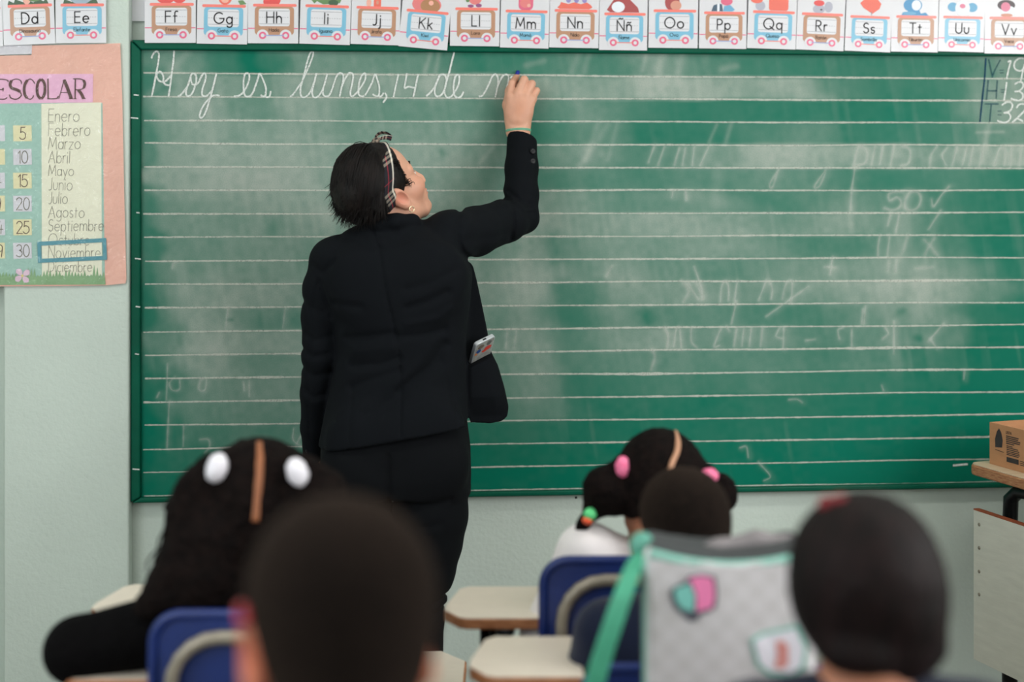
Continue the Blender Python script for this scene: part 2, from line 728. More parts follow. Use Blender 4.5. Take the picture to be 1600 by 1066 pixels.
DU = [225, 260, 320, 400, 480, 560, 640, 700, 760, 830, 900, 960, 1020, 1100, 1180, 1260, 1330, 1400, 1470, 1540, 1600]
DT = """.2 .45 .15 .02 .4 .35 .35 .2 .1 .15 .3 .2 .45 .3 .15 .1 .1 .1 .1 .35 .6
.15 .55 .6 .45 .65 .65 .6 .65 .65 .5 .6 .6 .8 .85 .65 .7 .2 .1 .1 .45 .7
.2 .5 .65 .35 .7 .4 .35 .4 .3 .25 .35 .25 .15 .1 .12 .1 .05 .05 .1 .4 .55
.25 .5 .6 .55 .65 .5 .5 .5 .35 .15 .25 .25 .1 .12 .2 .3 .1 .1 .15 .3 .35
.3 .6 .7 .7 .7 .6 .6 .65 .5 .25 .45 .3 .3 .55 .75 .75 .7 .65 .5 .7 .75
.2 .65 .75 .75 .7 .6 .5 .5 .4 .2 .3 .3 .2 .3 .35 .35 .2 .15 .2 .1 .05
.2 .55 .65 .6 .6 .6 .6 .6 .5 .5 .55 .35 .35 .42 .2 .3 .35 .35 .15 .05 .05
.15 .6 .7 .5 .55 .6 .6 .6 .6 .6 .6 .6 .7 .7 .6 .5 .45 .45 .2 .05 .03
.15 .45 .6 .5 .5 .5 .5 .5 .5 .6 .4 .55 .5 .5 .4 .2 .2 .4 .25 .05 .03
.15 .35 .65 .5 .5 .5 .5 .5 .55 .6 .35 .55 .4 .3 .3 .35 .4 .45 .4 .1 .05
.1 .3 .7 .65 .55 .5 .5 .5 .6 .6 .2 .5 .5 .5 .42 .42 .6 .7 .72 .35 .08
.1 .35 .7 .4 .4 .5 .5 .5 .5 .5 .15 .45 .3 .3 .25 .2 .4 .5 .55 .1 .05
.1 .4 .7 .65 .6 .5 .5 .5 .5 .5 .25 .5 .6 .42 .5 .25 .35 .4 .3 .05 .02
.05 .2 .55 .42 .42 .4 .4 .3 .4 .4 .25 .3 .3 .33 .36 .22 .28 .25 .1 .03 .02
.05 .15 .42 .45 .45 .4 .35 .3 .3 .32 .14 .15 .18 .22 .22 .12 .1 .1 .05 .02 .01
.03 .12 .36 .4 .4 .3 .2 .2 .2 .28 .18 .1 .08 .08 .1 .08 .05 .05 .03 .01 .01
.03 .1 .22 .3 .3 .2 .1 .1 .1 .1 .07 .07 .07 .07 .07 .05 .05 .04 .03 .01 .01
.03 .07 .13 .18 .18 .1 .05 .05 .05 .05 .05 .04 .04 .04 .04 .04 .03 .03 .02 .01 .01
.03 .05 .06 .08 .08 .05 .03 .03 .03 .03 .03 .03 .03 .03 .03 .03 .02 .02 .02 .01 .01
.03 .03 .04 .05 .05 .04 .03 .03 .03 .03 .03 .03 .03 .03 .03 .03 .02 .02 .02 .01 .01"""
DT = np.array([[float(q) for q in l.split()] for l in DT.split('\n')])
LZ0, LDZ = 1.734, 0.06
step = 0.0034
gx = np.arange(ix0, ix1 + step, step)
gz = np.arange(iz0, iz1 + step, step)
GX, GZ = np.meshgrid(gx, gz, indexing='ij')
U, V_ = WPIX(GX, GZ, -PAN)
row = (LZ0 - GZ) / LDZ + 1.0 + 0.10 * (noise2(GX * 9, GZ * 30, 3) - 0.5)
ri = np.clip(np.floor(row).astype(int), 0, 19)
fr = row - np.floor(row)
rj = np.clip(ri + 1, 0, 19)
# wiped row by row: each band keeps its own value, with a short blend at the ruled line
wb = np.clip((fr - 0.88) / 0.24, 0, 0.5)
wa = np.clip((0.12 - fr) / 0.24, 0, 0.5)
cu = np.interp(U + 26 * (noise2(GX * 14, GZ * 17, 5) - 0.5) * 2 + (fr - 0.5) * -16, DU, np.arange(len(DU)))
c0 = np.clip(np.floor(cu).astype(int), 0, len(DU) - 2)
cf = cu - c0
cf = cf * cf * (3 - 2 * cf)
look = lambda r_: DT[r_, c0] * (1 - cf) + DT[r_, c0 + 1] * cf
dust = look(ri) * (1 - wb - wa) + look(rj) * wb + look(np.clip(ri - 1, 0, 19)) * wa
slant = GX + 0.16 * GZ
dust *= 0.70 + 0.16 * noise2(slant * 23, GZ * 9.0, 8) + 0.46 * noise2(GX * 6, GZ * 11, 9)
dust += 0.10 * np.clip(noise2(slant * 60, GZ * 5 + 9, 31) - 0.62, 0, 1) * np.clip(noise2(GX * 4, GZ * 9, 32) - 0.35, 0, 1) * 6
dust += dust * 0.16 * (noise2(slant * 85, GZ * 9, 12) - 0.5) + dust * 0.22 * (noise2(GX * 70, GZ * 70, 16) - 0.5)
dust += 0.03 * (noise2(GX * 40, GZ * 60, 14) - 0.5)


def smear(u0, v0, u1, v1, wd, s, soft=2.0):
    global dust
    ba = np.array([u1 - u0, v1 - v0], float)
    tt = np.clip(((U - u0) * ba[0] + (V_ - v0) * ba[1]) / (ba @ ba + 1e-6), 0, 1)
    D = np.hypot(U - u0 - tt * ba[0], V_ - v0 - tt * ba[1])
    dust = dust + 0.7 * s * np.exp(-(D / wd) ** soft)


for q in ((232, 150, 290, 85, 7, .3), (673, 82, 664, 112, 4, .35), (686, 82, 681, 112, 4, .35), (1010, 84, 1004, 110, 4, .3), (1035, 84, 1028, 112, 7, .3),
          (1066, 84, 1060, 112, 6, .28), (903, 85, 893, 112, 6, .28), (920, 85, 913, 112, 5, .25), (822, 102, 850, 95, 5, .3), (1128, 108, 1150, 103, 6, .35),
          (1545, 195, 1538, 232, 5, .4), (1526, 207, 1568, 206, 2.5, .4), (950, 195, 905, 260, 6, .25), (935, 190, 915, 250, 5, .25), (965, 190, 950, 250, 4, .2),
          (1120, 195, 1108, 222, 3, .3), (1143, 192, 1134, 222, 4, .3), (770, 230, 750, 255, 4, .25), (1190, 440, 1440, 410, 22, .14), (1380, 450, 1545, 420, 16, .2),
          (1395, 480, 1500, 470, 14, .12), (1330, 300, 1330, 360, 6, .2), (1120, 260, 1120, 320, 10, .2), (1050, 300, 1200, 330, 12, .14),
          (480, 295, 505, 340, 14, .12), (465, 255, 470, 275, 10, .12), (340, 480, 320, 610, 40, .1), (820, 410, 830, 620, 26, .18), (855, 560, 870, 640, 20, .14),
          (1450, 420, 1430, 500, 12, .15), (1420, 300, 1405, 400, 8, .2), (1240, 230, 1600, 260, 6, .06)):
    smear(*q)
for q in ((1010, 495, 1012, 500, 14, -.3), (690, 238, 692, 240, 6, -.4), (425, 355, 430, 356, 18, -.28), (862, 370, 870, 400, 14, -.3),
          (355, 500, 362, 500, 3, -.4), (1130, 290, 1134, 290, 8, -.1), (1405, 488, 1410, 486, 7, -.3), (1432, 528, 1436, 530, 6, -.3), (410, 505, 500, 500, 20, -.15)):
    smear(*q)
nxg, nzg = GX.shape
Vb = np.stack([GX.ravel(), np.full(GX.size, -PAN), GZ.ravel()], -1) - np.array(board.location)
ids = np.arange(nxg * nzg).reshape(nxg, nzg)
Fb = np.stack([ids[:-1, :-1], ids[1:, :-1], ids[1:, 1:], ids[:-1, 1:]], -1).reshape(-1, 4)
mep = mesh_np('writing_surface', Vb, Fb)
link_mesh('writing_surface', mep, m_board, board)
mb = MB()
mb.box((bx0 + 0.01, -0.017, bz0 + 0.01), (bx1 - 0.01, -0.001, bz1 - 0.01))
mb.build('backing_board', m_frame, board)
# mitred wooden frame, each side a piece
for pts in (((bx0, bz0), (ix0, iz0), (ix0, iz1), (bx0, bz1)), ((bx1, bz1), (ix1, iz1), (ix1, iz0), (bx1, bz0)),
            ((bx0, bz1), (ix0, iz1), (ix1, iz1), (bx1, bz1)), ((bx0, bz0), (bx1, bz0), (ix1, iz0), (ix0, iz0))):
    mb = MB()
    P2 = [np.array(p) for p in pts]
    cen = sum(P2) / 4
    mb.prism([tuple(p + (cen - p) * 0.0008) for p in P2], lambda a, b, h: (a, -h, b), 0.001, FRM)
    mb.build('frame_rail', m_frame, board, bevel=0.005)

m_line = chalkmat('chalk_rule', srgb(205, 208, 198), 0.8, 0.25, 0.5)
m_chalk = chalkmat('chalk_white', srgb(222, 226, 222), 1.0, 0.3, 0.52)
m_faint = chalkmat('chalk_rubbed', srgb(206, 214, 206), 0.24, 0.3, 0.6)
m_faint2 = chalkmat('chalk_nearly_wiped', srgb(200, 208, 200), 0.14, 0.3, 0.6)
m_navy = chalkmat('marker_blue', srgb(18, 62, 96), 0.9, 0.2, 0.5)
m_navy2 = chalkmat('marker_blue_worn', srgb(38, 84, 100), 0.6, 0.2, 0.5)


def ribbon(mb, pts, wd, to3, jit=0.0, nib=None, rise=0.0):
    """flat stroke along 2-d points; nib: constant offset vector instead of the normal"""
    P = np.array(pts, float)
    if len(P) < 2:
        return
    T = np.gradient(P, axis=0)
    T /= np.linalg.norm(T, axis=1)[:, None] + 1e-9
    N = np.stack([-T[:, 1], T[:, 0]], -1)
    ww = np.array(wd if hasattr(wd, '__len__') else [wd] * len(P), float) / 2
    if jit:
        ww = ww * (1 + jit * (RNG.rand(len(P)) - 0.5) * 2)
    if nib is not None:
        N = np.array([nib] * len(P))
        ww = np.ones(len(P))
    a, b_ = P + N * ww[:, None], P - N * ww[:, None]
    n = len(P)
    if rise:
        vs = [to3(p[0], p[1], rise * i / n) for i, p in enumerate(a)] + [to3(p[0], p[1], rise * i / n) for i, p in enumerate(b_)]
    else:
        vs = [to3(*p) for p in a] + [to3(*p) for p in b_]
    mb.add(vs, [(i, i + 1, n + i + 1, n + i) for i in range(n - 1)])


onb = lambda u, v: W(u, v, PAN + 0.0012)
# ruled chalk lines, slightly uneven, thick where the chalk was retraced
for k in range(19):
    z = LZ0 - LDZ * k
    xs = np.arange(ix0 + 0.004 + 0.006 * RNG.rand(), ix1, 0.006)
    dz = 0.0016 * (smoothn(xs * 3 + 5 * k, k + 1) - 0.5) * 2 + 0.0006 * (smoothn(xs * 70, k + 40) - 0.5)
    wd = 0.0038 * (0.75 + 0.5 * smoothn(xs * 5, k + 70)) * (0.7 + 0.6 * smoothn(xs * 130, k + 90))
    if k in (9, 12, 13, 14):
        wd = wd * (1 + 0.9 * np.clip(smoothn(xs * 9, k + 11) * 2 - 1.2, 0, 1))
    if k >= 17:
        wd = wd * np.where(smoothn(xs * 6, k + 31) < 0.18, 0.15, 0.75)
    mb = MB()
    up = [(x, -PAN - 0.0008, z + d + w_ / 2) for x, d, w_ in zip(xs, dz, wd)]
    dn = [(x, -PAN - 0.0008, z + d - w_ / 2) for x, d, w_ in zip(xs, dz, wd)]
    n = len(xs)
    mb.add(up + dn, [(n + i, n + i + 1, i + 1, i) for i in range(n - 1)])
    mb.build('chalk_line', m_line, board)
mb = MB()
for u, v, l in ((209, 148, 8), (204, 184, 12), (211, 404, 9), (212, 479, 7), (211, 553, 6), (207, 733, 11), (213, 332, 5)):
    ribbon(mb, [(u, v), (u + l, v + 1)], 2.0, lambda a, b: W(a, b, FRM + 0.0006))
mb.build('chalk_tick', m_chalk, board)


def ghost(pts, wd, st):
    """chalk dust left along a rubbed-out stroke, smudged a little sideways"""
    P = np.array(pts)
    lo, hi = P.min(0) - 3 * wd, P.max(0) + 3 * wd
    m_ = (U > lo[0]) & (U < hi[0]) & (V_ > lo[1]) & (V_ < hi[1])
    uu, vv = U[m_], V_[m_]
    D = np.full(uu.shape, 99.0)
    for p, q in zip(P[:-1], P[1:]):
        ba = q - p
        tt = np.clip(((uu - p[0]) * ba[0] + (vv - p[1]) * ba[1]) / (ba @ ba + 1e-6), 0, 1)
        D = np.minimum(D, np.hypot(uu - p[0] - tt * ba[0], vv - p[1] - tt * ba[1]))
    dust[m_] += st * np.exp(-(D / wd) ** 2) * (0.6 + 0.8 * noise2(uu / 9.0, vv / 9.0, 41))


def word(name, strokes, m, wd, org, sc, jit=0.16, n=6):
    if name.startswith('rubbed') and name != 'rubbed_stroke':
        for s_ in strokes:
            pp_ = catmull([(org[0] + x / sc, org[1] + y / sc) for x, y in s_], 4)
            ghost(pp_, wd * 1.05, 0.27 if m is not m_faint2 else 0.20)
            ghost([p + np.array((3.0, 1.0)) for p in pp_], wd * 3.0, 0.10)
            word('rubbed_stroke', [s_], m, wd * 0.9, org, sc, jit, n)
        return
    mb = MB()
    for i, s_ in enumerate(strokes):
        P = catmull([(org[0] + x / sc, org[1] + y / sc) for x, y in s_], n)
        off = PAN + 0.0014 + 0.00015 * i
        ribbon(mb, P, wd, lambda u, v, h=0.0: W(u, v, off + h), jit, rise=0.0009)
    return mb.build(name, m, board)


S8 = 8.883
word('chalk_word', [[(148, 190), (165, 140), (200, 98), (230, 95), (250, 125), (250, 190), (235, 290), (215, 390), (190, 530), (170, 630), (150, 718)],
                    [(462, 80), (455, 200), (440, 320), (425, 430), (410, 560), (398, 640), (385, 718)],
                    [(425, 420), (390, 460), (350, 500), (300, 515), (250, 495), (220, 440), (225, 400), (260, 370), (295, 395), (315, 450), (315, 510), (340, 550), (385, 562), (410, 555)],
                    [(515, 715), (560, 690), (610, 630), (655, 560), (680, 480), (705, 410), (740, 398), (768, 440), (768, 510), (750, 580), (725, 650), (690, 700), (650, 712), (628, 685), (635, 610), (660, 540), (690, 450), (695, 490), (715, 545), (760, 552), (800, 525), (835, 450), (870, 398), (900, 410), (900, 470), (880, 540), (855, 620), (850, 690), (880, 715), (920, 705), (960, 665), (985, 640)],
                    [(1050, 400), (1030, 480), (1005, 580), (985, 660), (960, 740), (935, 830), (905, 920), (870, 990), (835, 1015), (815, 990), (830, 930), (860, 860), (910, 790), (960, 740), (1000, 705), (1066, 700), (1090, 712)]],
     m_chalk, 2.7, (220, 70), S8)
word('chalk_word', [[(225, 718), (280, 710), (335, 680), (380, 625), (415, 555), (440, 470), (435, 410), (405, 395), (375, 420), (362, 490), (360, 580), (365, 650), (385, 710), (430, 718), (465, 700), (500, 640), (525, 570), (560, 470), (580, 400), (610, 440), (645, 520), (670, 600), (668, 670), (655, 715), (620, 712), (598, 695)],
                    [(655, 718), (700, 728), (725, 705), (738, 640)]], m_chalk, 2.7, (340, 70), S8)
word('chalk_word', [[(30, 720), (70, 690), (140, 590), (190, 520), (240, 410), (290, 300), (325, 210), (350, 130), (340, 90), (310, 115), (285, 180), (260, 260), (230, 390), (200, 500), (175, 600), (175, 690), (205, 728), (250, 720), (300, 670), (335, 600), (365, 510), (395, 395)],
                    [(395, 395), (370, 500), (345, 600), (335, 670), (355, 725), (395, 730), (440, 690), (480, 620), (515, 520), (545, 405)],
                    [(545, 405), (510, 530), (485, 630), (490, 695), (530, 718), (575, 695), (615, 610), (650, 500), (690, 410), (735, 393), (765, 420), (765, 490), (745, 590), (715, 720)],
                    [(720, 700), (745, 590), (790, 480), (840, 400), (880, 392), (905, 430), (890, 540), (868, 640), (870, 700), (895, 715), (950, 670), (1018, 580), (1068, 490), (1078, 415), (1058, 395), (1018, 440), (988, 530), (978, 620), (983, 690), (1018, 715), (1058, 710)],
                    [(1068, 705), (1118, 620), (1168, 520), (1208, 410), (1238, 480), (1266, 570), (1268, 650), (1253, 710), (1208, 705), (1173, 685)],
                    [(1253, 712), (1293, 715), (1328, 665)], [(1343, 665), (1368, 710), (1358, 750), (1318, 805)]], m_chalk, 2.5, (450, 70), S8)
word('chalk_number', [[(645, 405), (620, 520), (600, 610), (575, 730)], [(762, 395), (745, 500), (730, 600), (780, 582), (830, 590), (885, 603)], [(918, 410), (890, 540), (870, 640), (850, 725)]], m_chalk, 2.5, (550, 70), S8)
word('chalk_word', [[(230, 715), (290, 660), (345, 590), (385, 500), (420, 425), (470, 412), (500, 440), (512, 485)],
                    [(415, 430), (370, 540), (348, 620), (355, 690), (385, 718), (440, 695), (485, 620), (515, 500), (545, 400), (580, 260), (620, 95)],
                    [(515, 500), (485, 620), (490, 690), (530, 735), (580, 715), (630, 650), (680, 550), (690, 450), (670, 415), (635, 440), (615, 530), (610, 620), (625, 705), (670, 735), (720, 710), (748, 650)]], m_chalk, 2.7, (640, 70), S8)
word('chalk_word', [[(70, 715), (115, 710), (160, 650), (210, 550), (260, 440), (300, 410), (330, 440), (340, 520), (325, 620), (300, 730)],
                    [(320, 620), (350, 540), (400, 440), (450, 412), (485, 440), (480, 520), (455, 610), (440, 720)]], m_chalk, 2.5, (740, 70), S8)
OR = (1480, 80)
word('chalk_number', [[(840, 150), (880, 140), (850, 260), (825, 390)], [(1060, 105), (1000, 100), (940, 150), (930, 220), (970, 265), (1040, 265), (1075, 180), (1050, 280), (1020, 415)]], m_chalk, 2.6, OR, S8)
word('chalk_number', [[(825, 430), (810, 550), (790, 685)], [(935, 460), (990, 430), (1045, 440), (1050, 500), (1000, 550), (940, 560), (1000, 560), (1050, 600), (1040, 660), (980, 685), (880, 655)]], m_chalk, 2.6, OR, S8)
word('chalk_number', [[(755, 750), (820, 710), (880, 710), (905, 760), (870, 830), (785, 858), (850, 860), (880, 910), (850, 970), (780, 990), (695, 965)], [(960, 790), (1000, 740), (1066, 735), (1100, 760), (1066, 830), (980, 920), (905, 990)], [(960, 930), (1010, 950), (1055, 975)]], m_chalk, 2.6, OR, S8)
word('marker_line', [[(537, 95), (520, 380), (490, 650), (455, 985)]], m_navy, 2.3, OR, S8)
word('marker_letter', [[(575, 110), (600, 220), (625, 340)], [(740, 120), (690, 210), (650, 290), (625, 370)]], m_navy2, 2.2, OR, S8)
word('marker_letter', [[(570, 400), (545, 680)], [(695, 400), (680, 660)], [(560, 550), (690, 550)]], m_navy2, 2.2, OR, S8)
word('marker_letter', [[(520, 732), (715, 732)], [(612, 740), (590, 985)]], m_navy2, 2.4, OR, S8)
word('marker_equals', [[(725, 265), (785, 265)], [(730, 300), (785, 300)], [(740, 535), (800, 535)], [(745, 570), (795, 570)], [(700, 832), (755, 832)], [(700, 885), (755, 885)]], m_navy2, 1.4, OR, S8)
O5 = (1330, 270)
word('rubbed_number', [[(430, 155), (320, 170), (320, 230), (380, 205), (415, 240), (400, 290), (340, 310), (280, 295)],
                       [(490, 160), (450, 230), (450, 290), (500, 315), (560, 280), (580, 210), (550, 160), (490, 160)], [(670, 220), (685, 280), (750, 190), (815, 115)]], m_faint, 2.6, O5, 5.33)
word('rubbed_number', [[(240, 520), (225, 600), (222, 705)], [(320, 520), (300, 690)], [(330, 335), (305, 440)], [(400, 340), (370, 500)], [(745, 315), (645, 470)]], m_faint, 2.2, O5, 5.33)
word('rubbed_mark', [[(610, 560), (660, 610), (720, 690)], [(695, 545), (650, 610), (610, 690)], [(470, 520), (430, 670)], [(540, 797), (680, 790)], [(315, 740), (305, 820)], [(375, 730), (365, 830)]], m_faint2, 3.0, O5, 5.33)
O3, S3 = (980, 200), 2.5806
gh = [[(110, 70), (85, 140)], [(150, 75), (125, 150)], [(210, 80), (190, 150)], [(235, 80), (222, 150)], [(270, 75), (262, 150)], [(330, 72), (295, 150)], [(930, 70), (912, 155)],
      [(935, 72), (965, 90), (960, 140), (920, 152)], [(1000, 75), (985, 150)], [(1030, 75), (1018, 150)], [(1075, 75), (1062, 150)], [(1110, 72), (1140, 90), (1135, 140), (1105, 152)],
      [(1250, 72), (1225, 110), (1220, 155)], [(1290, 80), (1270, 110), (1285, 150)], [(1330, 75), (1310, 152)], [(1370, 75), (1350, 152)], [(1395, 75), (1380, 150)], [(1440, 70), (1420, 155)],
      [(1480, 150), (1500, 85), (1525, 90), (1520, 150)], [(1550, 75), (1545, 152)], [(1590, 75), (1580, 152)]]
word('rubbed_words', gh, m_faint, 2.2, O3, S3)
gh2 = [[(610, 170), (575, 225), (585, 240), (605, 180)], [(800, 170), (755, 235), (775, 235), (800, 180)], [(918, 165), (905, 245)], [(235, 250), (238, 290)], [(185, 250), (180, 280)], [(828, 520), (818, 590)], [(795, 560), (840, 562)],
       [(270, 560), (300, 650), (300, 690)], [(375, 700), (380, 640), (395, 617), (408, 640), (408, 695)], [(443, 615), (432, 700)], [(560, 615), (530, 695)], [(575, 620), (585, 650), (580, 690)], [(625, 690), (640, 630), (665, 620), (660, 700)], [(240, 620), (285, 690)], [(730, 640), (560, 760)],
       [(150, 805), (165, 840), (160, 885)], [(188, 880), (195, 820), (210, 805), (218, 885)], [(258, 805), (258, 860), (280, 885)], [(380, 805), (350, 880), (372, 878)], [(400, 800), (412, 820)], [(440, 810), (430, 880)], [(470, 810), (462, 880)], [(500, 808), (492, 880)], [(545, 805), (538, 880)],
       [(615, 805), (600, 840), (625, 850)], [(632, 805), (628, 890)], [(720, 857), (758, 853)], [(855, 850), (850, 815), (870, 805)], [(905, 810), (905, 880)], [(950, 730), (945, 790)], [(960, 720), (955, 790)], [(1040, 805), (1052, 830), (1030, 850)], [(1075, 780), (1075, 910)], [(1275, 790), (1215, 860)], [(1220, 850), (1250, 890)], [(440, 700), (420, 790)], [(905, 250), (900, 330)]]
word('rubbed_words', gh2, m_faint, 2.0, O3, S3)
O4, S4 = (780, 400), 3.478
word('rubbed_marks', [[(45, 395), (35, 500)], [(95, 400), (80, 500)], [(830, 510), (845, 550), (825, 620)], [(615, 55), (580, 110)], [(990, 130), (1030, 190), (1000, 250)], [(1065, 140), (1110, 230)]], m_faint2, 2.4, O4, S4)
O6, S6 = (200, 400), 2.6667
word('rubbed_marks', [[(418, 212), (405, 305)], [(165, 450), (160, 600)], [(172, 605), (162, 800)], [(232, 705), (230, 795)], [(300, 765), (335, 765), (340, 795), (322, 820)], [(195, 505), (172, 530), (185, 560), (215, 555), (215, 515)], [(300, 520), (325, 510), (320, 560), (295, 555), (300, 520)], [(505, 520), (505, 585)], [(480, 525), (485, 560)], [(690, 720), (690, 770), (740, 800)], [(700, 790), (740, 710)], [(185, 50), (190, 30), (215, 25)], [(655, 215), (645, 300)], [(130, 570), (120, 590)]], m_faint, 1.7, O6, S6)
O7, S7 = (1060, 400), 2.7333
word('rubbed_marks', [[(262, 820), (290, 815), (298, 862)], [(340, 880), (392, 940), (365, 960)], [(470, 615), (505, 612), (528, 626)], [(1222, 485), (1218, 528)], [(868, 552), (876, 578)]], m_faint, 1.6, O7, S7)
mb = MB()
ribbon(mb, [(1489, 727.5), (1512, 725.5)], 3.0, lambda u, v: W(u, v, PAN + 0.002))
mb.build('chalk_dash', m_chalk, board)
mb = MB()
ribbon(mb, [(899.8, 776.0), (900.2, 779.5)], 3.5, lambda u, v: W(u, v, FRM + 0.0008))
mb.build('nail_head', m_steel, board)

dust = np.clip(dust * 1.03 - 0.03, 0, 1)
atd = mep.color_attributes.new('dust', 'FLOAT_COLOR', 'POINT')
atd.data.foreach_set('color', np.repeat(dust.ravel()[:, None], 4, 1).astype(np.float32).ravel())

# ================================================================== stroke lettering
def A(cx, cy, rx, ry, a0, a1, n=9):
    return [(cx + rx * math.cos(math.radians(a0 + (a1 - a0) * i / n)), cy + ry * math.sin(math.radians(a0 + (a1 - a0) * i / n))) for i in range(n + 1)]


X_ = 0.6
GL = {
    'A': (.72, [[(0, 0), (.36, 1), (.72, 0)], [(.13, .35), (.59, .35)]]),
    'B': (.5, [[(0, 0), (0, 1), (.2, 1)] + A(.2, .77, .23, .23, 90, -90) + [(0, .54)], [(.2, .54)] + A(.22, .27, .28, .27, 90, -90) + [(0, 0)]]),
    'C': (.75, [A(.45, .5, .45, .5, 50, 310, 16)]),
    'D': (.68, [[(0, 0), (0, 1)], [(0, 1), (.18, 1)] + A(.18, .5, .5, .5, 90, -90, 14) + [(0, 0)]]),
    'E': (.5, [[(.5, 1), (0, 1), (0, 0), (.5, 0)], [(0, .53), (.45, .53)]]),
    'F': (.5, [[(.5, 1), (0, 1), (0, 0)], [(0, .53), (.45, .53)]]),
    'G': (.9, [A(.46, .5, .46, .5, 50, 345, 18) + [(.9, .46), (.52, .46)]]),
    'H': (.66, [[(0, 0), (0, 1)], [(.66, 0), (.66, 1)], [(0, .53), (.66, .53)]]),
    'I': (.04, [[(.02, 0), (.02, 1)]]),
    'J': (.35, [[(.35, 1), (.35, .22)] + A(.15, .2, .2, .22, 0, -120, 8)]),
    'K': (.58, [[(0, 0), (0, 1)], [(.55, 1), (0, .45)], [(.16, .6), (.58, 0)]]),
    'L': (.45, [[(0, 1), (0, 0), (.45, 0)]]),
    'M': (.85, [[(0, 0), (.1, 1), (.42, .2), (.75, 1), (.85, 0)]]),
    'N': (.68, [[(0, 0), (0, 1), (.68, 0), (.68, 1)]]),
    'O': (.95, [A(.475, .5, .475, .5, 90, 450, 22)]),
    'P': (.5, [[(0, 0), (0, 1), (.22, 1)] + A(.22, .73, .27, .27, 90, -90) + [(0, .46)]]),
    'Q': (.98, [A(.475, .5, .475, .5, 90, 450, 22), [(.6, .25), (.98, -.06)]]),
    'R': (.55, [[(0, 0), (0, 1), (.22, 1)] + A(.22, .74, .26, .26, 90, -90) + [(0, .48)], [(.2, .48), (.55, 0)]]),
    'S': (.52, [A(.27, .75, .24, .25, 35, 255, 10) + A(.26, .26, .26, .26, 80, -150, 11)]),
    'T': (.6, [[(0, 1), (.6, 1)], [(.3, 1), (.3, 0)]]),
    'U': (.62, [[(0, 1), (0, .3)] + A(.31, .3, .31, .3, 180, 360, 10) + [(.62, 1)]]),
    'V': (.68, [[(0, 1), (.34, 0), (.68, 1)]]),
    'a': (.52, [A(.26, .3, .26, .3, 0, 360, 16), [(.52, .6), (.52, 0)]]),
    'b': (.52, [[(0, 1), (0, 0)], A(.26, .3, .26, .3, 180, 540, 16)]),
    'c': (.45, [A(.28, .3, .28, .3, 50, 310, 12)]),
    'd': (.52, [A(.26, .3, .26, .3, 0, 360, 16), [(.52, 1), (.52, 0)]]),
    'e': (.55, [[(.02, .3), (.54, .33)] + A(.28, .3, .27, .3, 8, 315, 14)]),
    'f': (.3, [A(.28, .82, .18, .18, 60, 180, 6) + [(.1, 0)], [(0, .56), (.27, .56)]]),
    'g': (.52, [A(.26, .3, .26, .3, 0, 360, 16), [(.52, .6), (.52, -.12)] + A(.27, -.12, .25, .22, 0, -150, 8)]),
    'h': (.45, [[(0, 1), (0, 0)], [(0, .34)] + A(.225, .35, .225, .25, 180, 0, 8) + [(.45, 0)]]),
    'i': (.04, [[(.02, .6), (.02, 0)], [(.02, .82), (.02, .88)]]),
    'j': (.12, [[(.12, .6), (.12, -.15)] + A(-.02, -.15, .14, .18, 0, -100, 5), [(.12, .82), (.12, .88)]]),
    'k': (.42, [[(0, 1), (0, 0)], [(.38, .6), (0, .25)], [(.12, .36), (.42, 0)]]),
    'l': (.04, [[(.02, 1), (.02, 0)]]),
    'm': (.78, [[(0, .6), (0, 0)], [(0, .36)] + A(.195, .36, .195, .24, 180, 0, 8) + [(.39, 0)], [(.39, .36)] + A(.585, .36, .195, .24, 180, 0, 8) + [(.78, 0)]]),
    'n': (.45, [[(0, .6), (0, 0)], [(0, .34)] + A(.225, .35, .225, .25, 180, 0, 8) + [(.45, 0)]]),
    'o': (.58, [A(.29, .3, .29, .3, 90, 450, 18)]),
    'p': (.52, [[(0, .6), (0, -.38)], A(.26, .3, .26, .3, 180, 540, 16)]),
    'q': (.52, [A(.26, .3, .26, .3, 0, 360, 16), [(.52, .6), (.52, -.38)]]),
    'r': (.27, [[(0, .6), (0, 0)], [(0, .36)] + A(.2, .36, .2, .24, 180, 75, 6)]),
    's': (.38, [A(.19, .44, .17, .16, 40, 250, 8) + A(.18, .15, .18, .16, 75, -150, 8)]),
    't': (.3, [[(.13, .85), (.13, 0)], [(0, .6), (.3, .6)]]),
    'u': (.45, [[(0, .6), (0, .25)] + A(.225, .24, .225, .24, 180, 360, 8) + [(.45, .6)]]),
    'v': (.48, [[(0, .6), (.24, 0), (.48, .6)]]),
    'w': (.75, [[(0, .6), (.19, 0), (.375, .55), (.56, 0), (.75, .6)]]),
    'y': (.48, [[(0, .6), (.25, .02)], [(.48, .6), (.14, -.36)]]),
    'z': (.42, [[(0, .6), (.42, .6), (0, 0), (.42, 0)]]),
    '0': (.52, [A(.26, .5, .26, .5, 90, 450, 18)]), '1': (.2, [[(0, .8), (.17, 1), (.17, 0)]]),
    '2': (.5, [A(.24, .74, .24, .26, 165, -30, 9) + [(0, 0), (.5, 0)]]), '3': (.48, [A(.22, .76, .22, .24, 150, -80, 8) + A(.22, .27, .26, .27, 80, -150, 9)]),
    '4': (.55, [[(.3, 1), (0, .35), (.55, .35)], [(.42, .7), (.38, 0)]]), '5': (.48, [[(.45, 1), (.08, 1), (.04, .56)] + A(.2, .32, .28, .32, 115, -150, 10)]),
    '9': (.5, [A(.25, .72, .25, .28, 0, 360, 14), [(.5, .72), (.4, 0)]]), ' ': (.3, []),
}
